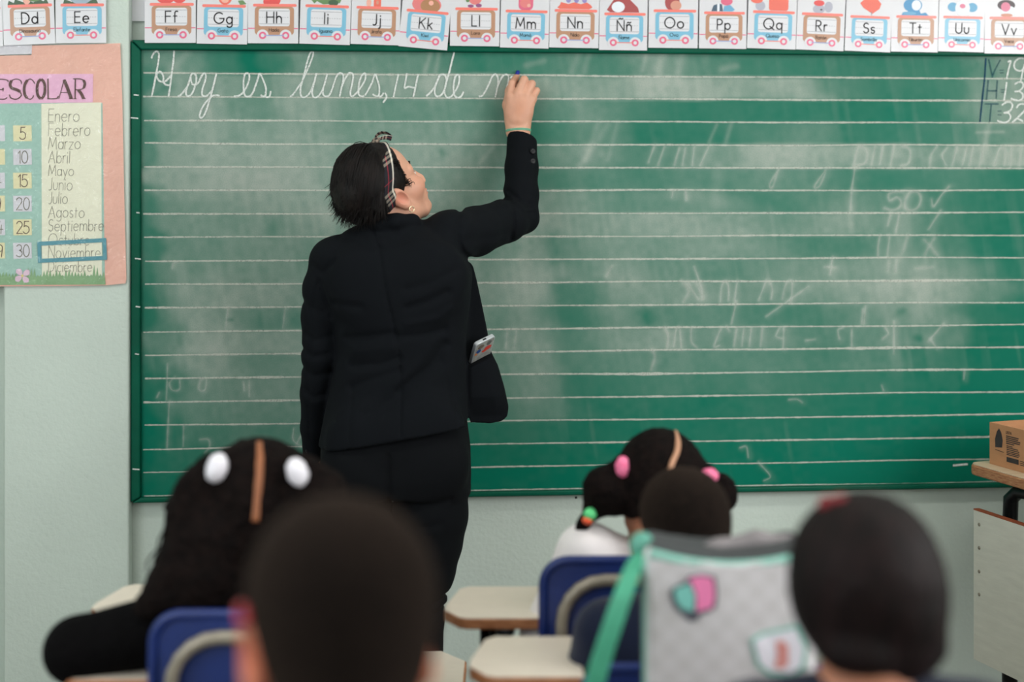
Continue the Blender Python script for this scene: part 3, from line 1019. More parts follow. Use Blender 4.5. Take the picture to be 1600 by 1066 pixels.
for ch, base, acc in (('á', 'a', [(.22, .78), (.36, .95)]), ('ó', 'o', [(.25, .78), (.4, .95)]), ('ñ', 'n', [(.05, .76), (.15, .84), (.28, .76), (.4, .84)])):
    GL[ch] = (GL[base][0], GL[base][1] + [acc])
GL['Ñ'] = (.68, GL['N'][1] + [[(.16, 1.13), (.27, 1.21), (.42, 1.13), (.54, 1.21)]])


def text(mb, s_, x, y, h, wd, to3, gap=0.22, shear=0.0, centre=False, xs=1.0, nib=None, wob=0.0):
    """stroke text in a 2-d plane (y up); returns the end x"""
    tot = sum(GL[c][0] * xs * h + gap * h for c in s_) - gap * h
    cx = x - tot / 2 if centre else x
    for c in s_:
        w_, st = GL[c]
        dy = wob * h * (random.random() - 0.5)
        for q in st:
            P = [np.array((cx + (px * xs + py * shear) * h, y + dy + py * h)) for px, py in q]
            for a_, b_ in zip(P[:-1], P[1:]):
                d_ = (b_ - a_) / (np.linalg.norm(b_ - a_) + 1e-9) * wd * 0.4
                ribbon(mb, [a_ - d_, b_ + d_], wd, to3)
        cx += w_ * xs * h + gap * h
    return cx


# ================================================================== alphabet cards
m_card = mat('card_paper', srgb(218, 217, 222), 0.32, var=0.012, vscale=20, bump=0.10, bscale=14, coat=0.25)
m_brown = mat('print_brown', srgb(186, 140, 112), 0.35, var=0.03, coat=0.25)
m_blue = mat('print_blue', srgb(124, 186, 214), 0.35, var=0.03, coat=0.25)
m_coral = mat('print_coral', srgb(244, 128, 116), 0.35, var=0.03, coat=0.25)
m_pink = mat('print_pink', srgb(228, 104, 140), 0.35, var=0.03, coat=0.25)
m_pane = mat('print_pane_white', srgb(222, 221, 226), 0.35, var=0.01, coat=0.25)
m_ink = mat('print_ink', srgb(62, 60, 64), 0.5)
m_grey = mat('print_grey', srgb(150, 150, 158), 0.5)
m_lilac = mat('print_lilac', srgb(150, 165, 215), 0.4)
PIC = {k: mat('print_' + k, srgb(*c), 0.4, var=0.05) for k, c in dict(green=(106, 140, 92), darkgreen=(70, 96, 72), elephant=(160, 178, 196), red=(224, 84, 84), peach=(238, 176, 160), kiwi=(176, 128, 92), rose=(226, 128, 128), purple=(150, 84, 130), pinkround=(220, 104, 134), orange=(232, 112, 96), bird=(150, 140, 196), maroon=(168, 76, 78), tan=(214, 150, 130), navy=(70, 92, 112), sky=(110, 170, 206), mouse=(176, 176, 190), shark=(84, 150, 196), white=(230, 234, 242), cow=(222, 130, 156), dark=(84, 74, 78)).items()}


def ellipse(cx, cy, rx, ry, n=18, a0=0, a1=360):
    return [(cx + rx * math.cos(math.radians(a0 + (a1 - a0) * i / n)), cy + ry * math.sin(math.radians(a0 + (a1 - a0) * i / n))) for i in range(n if a1 - a0 == 360 else n + 1)]


def rrect(x0, y0, x1, y1, r, n=5):
    P = []
    for cx, cy, a in ((x1 - r, y1 - r, 0), (x0 + r, y1 - r, 90), (x0 + r, y0 + r, 180), (x1 - r, y0 + r, 270)):
        P += [(cx + r * math.cos(math.radians(a + 90 * i / n)), cy + r * math.sin(math.radians(a + 90 * i / n))) for i in range(n + 1)]
    return P


def fan(cx, cy, pts):
    return [(cx + a, cy + b) for a, b in pts]


PICS = {   # drawings above the train roof (roof top is 63 px above the card's lower edge, 80 px wide card)
    'C': [('tan', ellipse(40, 74, 20, 12))],
    'D': [('darkgreen', fan(40, 62, [(-32, 0), (-30, 7), (-22, 3), (-20, 9), (-8, 4), (-2, 8), (8, 3), (18, 8), (24, 4), (28, 9), (32, 0)])), ('peach', ellipse(38, 70, 6, 8)), ('green', ellipse(50, 78, 14, 12))],
    'E': [('darkgreen', fan(40, 62, [(-28, 0), (-26, 8), (-14, 3), (-10, 8), (10, 4), (24, 8), (28, 0)])), ('elephant', ellipse(40, 78, 20, 17))],
    'F': [('red', ellipse(33, 70, 14, 9)), ('red', ellipse(54, 71, 11, 9)), ('green', ellipse(40, 82, 12, 5))],
    'G': [('orange', ellipse(44, 74, 11, 12)), ('peach', ellipse(44, 70, 6, 5)), ('green', fan(68, 62, [(0, 0), (-4, 7), (4, 8), (10, 2)]))],
    'H': [('red', ellipse(35, 66, 11, 8)), ('red', ellipse(46, 70, 6, 9)), ('peach', ellipse(42, 84, 10, 10))],
    'I': [('green', fan(36, 61, [(-14, 3), (-10, 7), (0, 2), (12, 3), (20, 8), (26, 4), (30, 14), (4, 16), (-20, 10)])), ('darkgreen', ellipse(52, 66, 8, 5))],
    'J': [('orange', rrect(36, 62, 48, 84, 2)), ('peach', ellipse(28, 68, 4, 7)), ('tan', rrect(40, 66, 44, 72, 1.5))],
    'K': [('rose', ellipse(40, 72, 24, 15)), ('kiwi', ellipse(46, 70, 16, 12)), ('peach', ellipse(47, 75, 4, 4))],
    'L': [('rose', ellipse(40, 78, 11, 11)), ('purple', ellipse(33, 65, 5, 2.5)), ('purple', ellipse(46, 66, 5, 3)), ('green', ellipse(28, 74, 3, 3))],
    'M': [('pinkround', rrect(29, 62, 53, 90, 8)), ('rose', ellipse(40, 74, 9, 8)), ('peach', ellipse(46, 70, 3, 3))],
    'N': [('orange', fan(40, 63, [(-28, 2), (-24, 6), (-22, 11), (-10, 8), (0, 11), (10, 8), (20, 11), (26, 7), (29, 3), (24, 0), (-24, 0)])), ('bird', ellipse(30, 78, 4, 5)), ('bird', ellipse(43, 78, 4, 5)), ('bird', ellipse(56, 78, 4, 5))],
    'Ñ': [('maroon', fan(40, 63, [(-28, 4), (-22, 0), (26, 0), (24, 8), (10, 22), (-16, 22)])), ('white', ellipse(31, 72, 11, 9))],
    'O': [('maroon', ellipse(38, 74, 12, 14)), ('tan', ellipse(44, 69, 9, 8))],
    'P': [('navy', fan(32, 63, [(-12, 0), (-8, 10), (0, 13), (6, 12), (8, 0)])), ('white', rrect(30, 63, 34, 76, 1)), ('sky', fan(46, 63, [(-6, 0), (-4, 9), (6, 11), (14, 3), (10, 0)])), ('pinkround', ellipse(46, 80, 10, 7))],
    'Q': [('orange', rrect(34, 63, 66, 90, 4)), ('mouse', ellipse(20, 70, 8, 8)), ('orange', ellipse(14, 80, 10, 6))],
    'R': [('mouse', ellipse(36, 69, 10, 8)), ('mouse', ellipse(52, 73, 7, 9)), ('red', ellipse(36, 79, 9, 5)), ('dark', ellipse(40, 68, 2, 1.4))],
    'S': [('orange', fan(44, 66, [(-20, 18), (-14, 10), (2, 0), (14, 9), (17, 18), (10, 26), (-12, 26)])), ('grey_', rrect(44, 63, 45.2, 70, .5))],
    'T': [('shark', fan(36, 62, [(-20, 0), (-16, 5), (-10, 3), (-6, 12), (2, 8), (10, 12), (14, 4), (22, 6), (28, 0)])), ('shark', ellipse(36, 80, 16, 12)), ('white', ellipse(42, 80, 8, 9)), ('sky', ellipse(30, 66, 12, 3))],
    'U': [('sky', ellipse(24, 78, 9, 8)), ('sky', ellipse(58, 78, 9, 8)), ('white', ellipse(41, 76, 13, 14)), ('cow', ellipse(41, 80, 5, 4)), ('white', ellipse(44, 68, 10, 5))],
    'V': [('dark', ellipse(36, 82, 15, 9)), ('white', ellipse(40, 72, 12, 9)), ('cow', ellipse(35, 79, 8, 8)), ('tan', ellipse(37, 65, 10, 3))],
}
PIC['grey_'] = m_grey
WORDS = dict(C='Casa', D='Dinosaurio', E='Elefante', F='Fresa', G='Gato', H='Hada', I='Iguana', J='Jirafa', K='Kiwi', L='Loro', M='Mamá', N='Nido', O='Oso', P='Papá', Q='Queso', R='Ratón', S='Sombrilla', T='Tiburón', U='Unicornio', V='Vaca')
WORDS['Ñ'] = 'Ñame'
WORDS['O'] = 'Ovo'
#          letter, left u, left bottom v, right u, right bottom v
CARDS = [('C', -74, 74, 5, 72), ('D', 6, 71, 86.5, 68), ('E', 87, 67.5, 166, 67), ('F', 226, 67, 306, 67), ('G', 307, 68, 386, 69.5), ('H', 387, 67.5, 466, 68), ('I', 467.5, 68, 546.5, 70.5),
         ('J', 547.5, 68.5, 624, 71), ('K', 622.5, 72, 698.5, 79), ('L', 703, 71.5, 780, 72.5), ('M', 781, 74, 857, 76), ('N', 858, 74, 935, 75.5), ('Ñ', 936, 78, 1011, 79),
         ('O', 1013, 74.5, 1090, 75.5), ('P', 1092, 75.5, 1166, 76.5), ('Q', 1167, 75, 1243, 77.5), ('R', 1243.5, 77, 1318, 80), ('S', 1319.5, 79, 1391, 82), ('T', 1392, 80.5, 1465, 82), ('U', 1465.5, 80, 1537, 82), ('V', 1538, 83.5, 1612, 84.5)]
BLUE = set('CEGIKMÑOQSU')
CARD_NOTE = {'C': 'cut off at the left edge', 'K': 'tilted, hanging lower at its right corner'}
for ci, (ch, ul, vl, ur, vr) in enumerate(CARDS):
    off = (0.0625 if ch in 'CDE' else 0.041) + 0.0006 * (ci % 2)
    ex = np.array([ur - ul, vr - vl], float) / 80.0
    ey = np.array([ex[1], -ex[0]])

    def cp(x, y, h=0.0, ul=ul, vl=vl, ex=ex, ey=ey, off=off):
        p = np.array([ul, vl]) + ex * x + ey * y
        return W(p[0], p[1], off + h)
    low = ch.lower()
    c = empty('alphabet_card', tuple(cp(40, 0)))
    colname = 'blue' if ch in BLUE else 'brown'
    note = CARD_NOTE.get(ch, 'in the row above the board' if ch not in 'DE' else 'on the column above the wall chart')
    tag(c, 'alphabet card %s %s with %s train wagon, %s' % (ch, low, colname, note), 'alphabet card', 'alphabet cards along the top of the wall')
    mb = MB()
    N = 9
    bend = 0.0035 * (random.random() - 0.3)
    vs, fs = [], []
    for side in (0.0, -0.0008):
        for j in range(N + 1):
            for i in range(N + 1):
                vs.append(cp(80 * i / N, 118 * j / N, side))
    st = (N + 1) ** 2
    for j in range(N):
        for i in range(N):
            a_ = j * (N + 1) + i
            fs.append((a_, a_ + 1, a_ + N + 2, a_ + N + 1))
            fs.append((st + a_ + 1, st + a_, st + a_ + N + 1, st + a_ + N + 2))
    edge = [i for i in range(N + 1)] + [(N + 1) * j + N for j in range(1, N + 1)] + [N * (N + 1) + i for i in range(N - 1, -1, -1)] + [(N + 1) * j for j in range(N - 1, 0, -1)]
    for i in range(len(edge)):
        a_, b_ = edge[i], edge[(i + 1) % len(edge)]
        fs.append((b_, a_, st + a_, st + b_))
    mb.add(vs, fs)
    mb.build('card_sheet', m_card, c)

    def flat(name, polys, m, h, parent=c):
        mb = MB()
        for p in polys:
            mb.add([cp(x, y, h) for x, y in p], [tuple(range(len(p)))])
        return mb.build(name, m, parent)
    bodym = m_blue if ch in BLUE else m_brown
    flat('coupling', [[(0.5, 22.8), (79.5, 22.8), (79.5, 24.4), (0.5, 24.4)]], m_pink, 0.0003)
    flat('wagon_body', [rrect(11, 13, 73, 58.5, 6)], bodym, 0.0005)
    for wx in (23.5, 60):
        flat('wheel_arch', [ellipse(wx, 12.5, 9.5, 9.5)], m_card, 0.0007)
    pane = flat('wagon_window', [rrect(17, 27, 66.5, 55, 4)], m_pane, 0.0008)
    flat('writing_guide', [[(17.5, y), (66, y), (66, y + .7), (17.5, y + .7)] for y in (30.5, 51)] + [[(18 + 4 * i, 40.8), (20.2 + 4 * i, 40.8), (20.2 + 4 * i, 41.4), (18 + 4 * i, 41.4)] for i in range(12)], m_grey, 0.0010, pane)
    flat('wagon_roof', [rrect(8, 58, 77, 62.5, 2.2)], m_coral, 0.0009)
    for wx in (23.5, 60):
        wh = flat('wheel', [ellipse(wx, 12.5, 5.9, 5.9, 20)], m_pink, 0.0010)
        flat('wheel_hub', [ellipse(wx, 12.5, 3.0, 3.0, 14)], m_card, 0.0012, wh)
    flat('axle', [[(26, 12), (57.5, 12), (57.5, 13.3), (26, 13.3)]], m_lilac if ch not in BLUE else m_coral, 0.0013)
    mb = MB()
    h = 17.0
    text(mb, ch + low, 41.5, 32.5, h, 1.9, lambda x, y: cp(x, y, 0.0014), gap=0.26, centre=True)
    mb.build('letters', m_ink, c)
    mb = MB()
    wd_ = WORDS[ch]
    text(mb, wd_, 41.5, 18.6, 5.6, 0.62, lambda x, y: cp(x, y, 0.0014), gap=0.2, centre=True)
    mb.build('word', m_ink, c)
    for pi, (k, poly) in enumerate(PICS[ch]):
        poly = [(x, min(y, 116)) for x, y in poly]
        flat('picture', [poly], PIC[k], 0.0004 + 0.0001 * pi)

# white paper backing strip behind the cards
mb = MB()
pa, pb = W(201.8, 33, 0.006), W(1640, 45, 0.006)
mb.box((pa[0], -0.009, pa[2] + 0.0), (pb[0], -0.0008, pa[2] + 0.22))
tag(mb.build('paper_strip', m_card), 'long white paper strip on the wall behind the alphabet cards', 'paper strip')

# ================================================================== calendar poster
PO = 0.0545
post = empty('calendar_poster', tuple(W(95, 447, PO)))
tag(post, 'coral bordered school calendar poster with months list, wrapped in clear plastic, left of board', 'poster')
m_pcoral = mat('poster_coral', srgb(246, 190, 173), 0.55, var=0.03, vscale=12, bump=0.02, bscale=12)
m_ppink = mat('poster_pink', srgb(246, 190, 222), 0.5, var=0.03, vscale=12)
m_pgreen = mat('poster_green', srgb(168, 206, 194), 0.5, var=0.04, vscale=9)
m_pyel = mat('poster_cream', srgb(246, 244, 222), 0.55, var=0.02, vscale=12)
m_pink2 = mat('poster_pencil', srgb(138, 132, 116), 0.6)
m_pbrown = mat('poster_brown_ink', srgb(92, 58, 54), 0.5, var=0.25, vscale=60)
m_pwhite = mat('poster_white', srgb(226, 224, 232), 0.5, var=0.02)
m_pyel2 = mat('poster_yellow_card', srgb(240, 232, 188), 0.5, var=0.02)
m_pteal = mat('poster_teal_frame', srgb(88, 156, 172), 0.45, var=0.05)
m_grass = mat('poster_grass', srgb(140, 178, 132), 0.5, var=0.1, vscale=40)
m_petal = mat('poster_petal', srgb(238, 206, 226), 0.5, var=0.05, vscale=40)
m_gold = mat('poster_petal_heart', srgb(232, 214, 140), 0.5)


def pp(name, poly, m, h, parent=post, thick=0.0):
    mb = MB()
    if thick:
        n = len(poly)
        vs = [W(u, v, PO + h) for u, v in poly] + [W(u, v, PO + h - thick) for u, v in poly]
        mb.add(vs, [tuple(range(n)), tuple(range(2 * n - 1, n - 1, -1))] + [(i, n + i, n + (i + 1) % n, (i + 1) % n) for i in range(n)])
    else:
        mb.add([W(u, v, PO + h) for u, v in poly], [tuple(range(len(poly)))])
    return mb.build(name, m, parent)


pp('backing_sheet', [(-150, 90), (-150, 449), (0, 447.5), (100, 447), (165, 446), (196, 443), (197.5, 436), (194, 300), (191, 150), (188, 67.5), (120, 70), (50, 71), (49, 86), (0, 87)], m_pcoral, 0.002, thick=0.0035)
pp('field', [(-150, 158), (-150, 447), (0, 445.5), (164, 444.5), (160, 161)], m_pgreen, 0.0026)
pp('paper_slip', [(-40, 70), (-40, 88), (6, 85.5), (49.5, 84.5), (50, 70)], m_pwhite, 0.0032)
pp('title_strip', [(-150, 116), (-150, 163), (0, 162), (145, 160), (145.5, 115.5)], m_ppink, 0.0034)
pp('month_strip', [(64.5, 162), (65.5, 432), (159.5, 431), (158, 160)], m_pyel, 0.0034)
gr = [(-150, 446), (165, 444.8)]
for i in range(64):
    u = 164 - i * 4.9
    gr.append((u, 434 - 3 * random.random()))
    gr.append((u - 2.0, 430 - 10 * random.random() ** 2 - (8 if u > 145 or 45 < u < 60 else 0) * random.random()))
pp('grass_border', gr, m_grass, 0.0040)
py = lambda h: (lambda x, y: W(x, -y, PO + h))
mb = MB()
ex_ = -22
for c, adv in zip('ESCOLAR', (17, 21.5, 20, 19, 18, 20, 20)):
    pass
# broad-nib title letters, traced: (stroke, is_thick)
T6 = lambda pts: [(x / 8.883, -(60 + y / 8.883)) for x, y in pts]
title = [
    ([(-60, 570), (-60, 840)], 3.6), ([(-60, 572), (40, 568), (108, 585), (108, 605)], 1.6), ([(-60, 700), (20, 712), (45, 690), (40, 735)], 1.6), ([(-60, 842), (40, 845), (75, 840), (98, 820)], 1.6),
    ([(300, 635), (285, 585), (220, 565), (160, 585)], 1.6), ([(160, 585), (140, 640), (165, 690), (230, 712), (280, 740)], 4.6), ([(280, 740), (295, 790), (260, 830), (210, 845), (150, 825), (130, 780)], 1.8),
    ([(482, 630), (460, 590), (420, 565), (380, 580)], 1.6), ([(380, 580), (345, 640), (335, 710), (345, 780), (375, 830)], 4.4), ([(375, 830), (420, 845), (455, 820), (465, 790)], 1.6),
    ([(570, 568), (535, 600), (517, 660), (515, 740), (530, 800), (565, 838)], 4.4), ([(570, 568), (605, 600), (622, 660), (622, 740), (605, 800), (570, 838)], 4.4),
    ([(664, 560), (668, 835)], 2.0), ([(655, 838), (780, 835), (812, 800)], 1.8),
    ([(890, 570), (850, 720), (815, 840)], 1.2), ([(890, 575), (940, 700), (990, 838)], 5.2), ([(845, 750), (935, 752)], 1.2), ([(955, 838), (1015, 838)], 1.2),
    ([(1045, 562), (1042, 838)], 2.0), ([(1015, 562), (1100, 562), (1165, 580)], 1.6), ([(1160, 580), (1178, 630), (1160, 690)], 4.2), ([(1165, 690), (1110, 712), (1048, 714)], 1.6), ([(1085, 715), (1130, 770), (1160, 838)], 4.6), ([(1020, 838), (1065, 838)], 1.2), ([(1145, 838), (1190, 835)], 1.2)]
for i, (pts, wd) in enumerate(title):
    ribbon(mb, catmull(T6(pts), 5), wd, py(0.0044 + 0.00002 * i))
mb.build('title_lettering', m_pbrown, post)
rows = [('Enero', 190, 20, 1.0), ('Febrero', 212, 20, .95), ('Marzo', 233, 19, 1.0), ('Abril', 255, 19, .95), ('Mayo', 275, 17, 1.0), ('Junio', 297, 19, .95), ('Julio', 318, 18, .95), ('Agosto', 340, 18, 1.0), ('Septiembre', 361, 18, .98), ('Octubre', 383, 18, 1.0), ('Noviembre', 403, 19, .9), ('Diciembre', 425, 17, .95)]
for s_, v, h, k in rows:
    mb = MB()
    text(mb, s_, 75.5, -v, h, 0.75, py(0.0040), gap=0.14, xs=0.78 * k, shear=0.05, wob=0.05)
    mb.build('month_name', m_pink2, post)
for i, (v0, nr, nl) in enumerate(((196, '5', '4'), (233, '10', '9'), (270, '15', '14'), (306, '20', '19'), (343, '25', '24'), (379.5, '30', '29'))):
    for u0, s_, odd in ((20.3, nr, 0), (-21.5, nl, 1)):
        cm = m_pyel2 if (i + odd) % 2 == 0 else m_pwhite
        k = pp('day_card', [(u0, v0), (u0 + .6, v0 + 25), (u0 + 29.5, v0 + 24.5), (u0 + 29, v0 - .3)], cm, 0.0036)
        mb = MB()
        text(mb, s_, u0 + 15.5, -(v0 + 22), 19, 1.2, py(0.0041), gap=0.1, xs=0.95, centre=True)
        mb.build('day_number', m_pbrown if (i + odd) % 2 == 0 else m_pink2, k)
mk = MB()
o_, i_ = [(58, 378), (59.5, 411), (167.3, 406), (165.8, 372)], [(64, 384), (65, 404.5), (161, 400), (160, 378.5)]
vs = [W(u, v, PO + 0.0052) for u, v in o_ + i_] + [W(u, v, PO + 0.0042) for u, v in o_ + i_]
mk.add(vs, [(i, (i + 1) % 4, 4 + (i + 1) % 4, 4 + i) for i in range(4)] + [(i, 8 + i, 8 + (i + 1) % 4, (i + 1) % 4) for i in range(4)] + [(4 + (i + 1) % 4, 12 + (i + 1) % 4, 12 + i, 4 + i) for i in range(4)])
mk.build('month_marker', m_pteal, post)
fl = pp('flower_heart', ellipse(35, 431, 2.2, 2.2), m_gold, 0.0050)
for a in (35, 130, 215, 310):
    ca, sa = math.cos(math.radians(a)), math.sin(math.radians(a))
    P = [(35 + 13 * (t_ * ca - w_ * sa), 431 - 13 * (t_ * sa + w_ * ca)) for t_, w_ in ((0, 0), (.4, .3), (.8, .36), (1.05, .1), (1.0, -.12), (.75, -.38), (.4, -.3))]
    pp('petal', P, m_petal, 0.0046, fl)
# crinkled clear plastic over the poster
m_film = bpy.data.materials.new('clear_plastic')
m_film.use_nodes = True
t = m_film.node_tree
t.nodes.remove(t.nodes['Principled BSDF'])
tr = nd(t, 'ShaderNodeBsdfTransparent')
gl = nd(t, 'ShaderNodeBsdfGlossy')
gl.inputs['Roughness'].default_value = 0.14
tc = nd(t, 'ShaderNodeTexCoord')
ns = nd(t, 'ShaderNodeTexNoise')
ns.inputs['Scale'].default_value = 20.0
ns.inputs['Detail'].default_value = 2.0
ns.inputs['Distortion'].default_value = 2.4
t.links.new(tc.outputs['Object'], ns.inputs['Vector'])
bp = nd(t, 'ShaderNodeBump')
bp.inputs['Strength'].default_value = 1.0
bp.inputs['Distance'].default_value = 0.09
t.links.new(ns.outputs['Fac'], bp.inputs['Height'])
t.links.new(bp.outputs[0], gl.inputs['Normal'])
ms = nd(t, 'ShaderNodeMixShader')
ms.inputs[0].default_value = 0.11
t.links.new(tr.outputs[0], ms.inputs[1])
t.links.new(gl.outputs[0], ms.inputs[2])
t.links.new(ms.outputs[0], t.nodes['Material Output'].inputs['Surface'])
mb = MB()
n = 40
vs = []
for j in range(n + 1):
    for i in range(n + 1):
        u = -150 + (188.5 + 8.5 * j / n + 150) * i / n
        v = (72 - 3 * i / n) + (447 - 72) * j / n
        e = 0.0012 * (noise2(np.array(i * 0.45), np.array(j * 0.45), 21) + noise2(np.array(i * 0.9), np.array(j * 0.8), 22))
        vs.append(W(u, v, PO + 0.0058 + float(e)))
mb.add(vs, [(j * (n + 1) + i, (j + 1) * (n + 1) + i, (j + 1) * (n + 1) + i + 1, j * (n + 1) + i + 1) for j in range(n) for i in range(n)])
mb.build('plastic_cover', m_film, post, smooth=True)


# ================================================================== people: shared pieces
def frame_head(yaw, pitch, roll=0.0):
    """columns: forward, left, up, in camera-room axes; yaw measured from +x (right) towards +y (away)"""
    f = np.array([math.cos(yaw) * math.cos(pitch), math.sin(yaw) * math.cos(pitch), math.sin(pitch)])
    l = np.array([-math.sin(yaw), math.cos(yaw), 0.0])
    u = np.cross(f, l)
    if roll:
        l, u = l * math.cos(roll) + u * math.sin(roll), u * math.cos(roll) - l * math.sin(roll)
    return np.stack([f, l, u], 1)


def add_head(g, O, R, s, ears=(-1, 1), earscale=1.0):
    """human head: face along local +x, origin between the ears; s = 1 for an adult"""
    O = np.asarray(O, float)
    P = lambda *p: O + R @ (np.array(p) * s)
    E = lambda c, r, k=0.012, sub=False, RR=None: g.ell(P(*c), np.array(r) * s, R if RR is None else RR, k * s, sub)
    E((-.016, 0, .042), (.096, .077, .082), 0)
    E((.026, 0, .045), (.066, .066, .062), .02)
    E((.03, 0, -.02), (.064, .060, .082), .025)
    for y in (-1, 1):
        E((.058, y * .040, -.026), (.030, .024, .024), .02)
        g.cone(P(-.008, y * .055, -.052), P(.052, y * .02, -.098), .019 * s, .016 * s, .022 * s)
        g.cone(P(.086, y * .012, .020), P(.070, y * .048, .019), .0095 * s, .008 * s, .012 * s)
        E((.088, y * .032, .000), (.012, .018, .011), .010, True)
        E((.072, y * .032, -.001), (.0135, .0135, .0125), .004)
        E((.101, y * .0125, -.041), (.010, .0085, .008), .006)
    E((.072, 0, -.098), (.021, .024, .018), .02)
    E((.078, 0, -.066), (.019, .027, .021), .015)
    g.cone(P(.088, 0, .008), P(.1075, 0, -.036), .0075 * s, .0105 * s, .010 * s)
    E((.095, 0, -.0635), (.0075, .020, .0048), .003)
    E((.093, 0, -.0725), (.0080, .018, .0056), .003)
    E((.100, 0, -.068), (.006, .022, .0012), .002, True)
    g.cone(P(-.03, 0, -.05), P(-.042, 0, -.12), .052 * s, .05 * s, .03 * s)
    q = earscale
    for y in ears:
        Re = R @ np.array(Matrix.Rotation(math.radians(-16), 3, 'Y')) @ np.array(Matrix.Rotation(math.radians(y * 24), 3, 'Z'))
        c = np.array((-.012, y * .080, -.006))
        E(c, (.019 * q, .0075, .033 * q), .004, RR=Re)
        E(c + np.array((.004, y * .0065, -.002)), (.0105 * q, .006, .017 * q), .003, True, Re)
        E(c + np.array((.006, y * -.001, -.027 * q)), (.009, .007, .010), .006, RR=Re)
    return P


def skin_tint(base, P=None, lips=None, red=None):
    """vertex tints: base skin, redder lips and ears"""
    base = np.array(base)

    def f(V):
        c = np.repeat(base[None], len(V), 0)
        if red is not None:
            for pt, rad, colr in red:
                w_ = np.exp(-(np.linalg.norm(V - np.asarray(pt), axis=1) / rad) ** 2)[:, None]
                c = c * (1 - w_) + np.array(colr) * w_
        return c
    return f


def skinmat(name, rough=0.5):
    return mat(name, (0.5, 0.3, 0.2), rough, attr='tint', var=0.05, vscale=40, bump=0.04, bscale=220, sss=0.08)


m_skin_a = skinmat('skin_teacher')
m_skin_b = skinmat('skin_child')
m_hair = mat('hair_black', srgb(10, 9, 9), 0.55, col2=srgb(26, 19, 17), vscale=60, stretch=(1, 1, 0.2), bump=0.25, bscale=150, spec=0.18)
m_curl = mat('hair_curly', srgb(10, 7, 7), 0.85, col2=srgb(24, 16, 14), vscale=70, bump=0.8, bscale=120, spec=0.08)
m_crop = mat('hair_cropped', srgb(12, 10, 9), 0.95, col2=srgb(30, 23, 20), vscale=160, bump=0.6, bscale=260, spec=0.06, sheen=0.09)
m_crop.node_tree.nodes['Principled BSDF'].inputs['Sheen Tint'].default_value = (0.55, 0.36, 0.26, 1)
m_jacket = mat('jacket_cloth', srgb(12, 15, 19), 0.9, var=0.12, vscale=300, bump=0.10, bscale=700, spec=0.12)
m_trouser = mat('trouser_cloth', srgb(11, 13, 16), 0.9, var=0.12, vscale=300, bump=0.10, bscale=700, spec=0.12)
m_shoe = mat('shoe_leather', srgb(20, 18, 18), 0.3, bump=0.03)
m_button = mat('button_black', srgb(13, 14, 18), 0.4, spec=0.25)
m_gold2 = mat('earring_gold', srgb(222, 206, 170), 0.25, metal=1.0)

# ================================================================== the teacher
TD = 3.30
tq = lambda u, v, d=TD: Q(u, v, d)
HEADO = tq(600, 302, 3.325)
HR = frame_head(math.radians(38), math.radians(38))
neck_lo = tq(600, 372, 3.315)
# right arm joints
SHR, ELR, WRR = tq(712, 372, 3.345), tq(813, 338, 3.545), tq(810, 206, 3.652)
SHL, ELL, WRL = tq(520, 412, 3.31), tq(499, 548, 3.32), tq(488, 712, 3.40)

zz = np.concatenate([np.arange(-0.01, 1.26, 0.0065), np.arange(1.26, 1.74, 0.0024)])
body = Grid(np.arange(-0.55, 0.11, 0.0028), np.arange(3.12, 3.74, 0.0028), zz)
PH = add_head(body, HEADO, HR, 0.95, ears=(-1, 1), earscale=1.05)
body.cone(HEADO + HR @ np.array((-.03, 0, -.06)), neck_lo, .050, .054, .03)
# torso core and legs, all under the clothes
body.loft([(tq(0, v)[2], tq((l + r) / 2, v)[0], 3.315, (r - l) / 2 / 673.0 * 0.86, b) for v, l, r, b in
           ((352, 570, 650, .05), (375, 530, 705, .06), (400, 515, 728, .075), (450, 520, 728, .088), (520, 528, 722, .085), (600, 522, 722, .09), (690, 510, 725, .10), (760, 512, 725, .10))], .02)
hipR, hipL = tq(668, 760), tq(560, 760)
kneeR, kneeL = tq(656, 930, 3.31), tq(572, 930, 3.30)
ankR, ankL = np.array([kneeR[0], 3.315, .10]), np.array([kneeL[0], 3.31, .10])
for h_, k_, a_ in ((hipR, kneeR, ankR), (hipL, kneeL, ankL)):
    body.chain([h_, k_, a_], [.07, .045, .034], .02)
    body.cone(a_ + np.array((0, 0.0, -.06)), a_ + np.array((0.01, .13, -.075)), .03, .024, .015)
body.chain([SHL, ELL, WRL], [.036, .030, .02], .01)
body.chain([SHR, ELR, WRR], [.04, .034, .025], .01)
# left hand hanging, relaxed
hl = WRL
for i, (dx, ln, bend) in enumerate(((-.022, .062, .02), (-.008, .07, .018), (.007, .066, .016), (.021, .052, .014))):
    k0 = hl + np.array((dx * 0.55, .0 + dx, -.085))
    k1 = k0 + np.array((0, .012, -ln * .55))
    k2 = k1 + np.array((0.004, -bend, -ln * .5))
    body.cone(hl + np.array((dx * .3, dx * .6, -.01)), k0, .016, .012, .008)
    body.chain([k0, k1, k2], [.0095, .0088, .0072], .003)
body.chain([hl + np.array((.012, -.012, -.02)), hl + np.array((.022, -.03, -.06)), hl + np.array((.02, -.034, -.09))], [.014, .011, .008], .006)
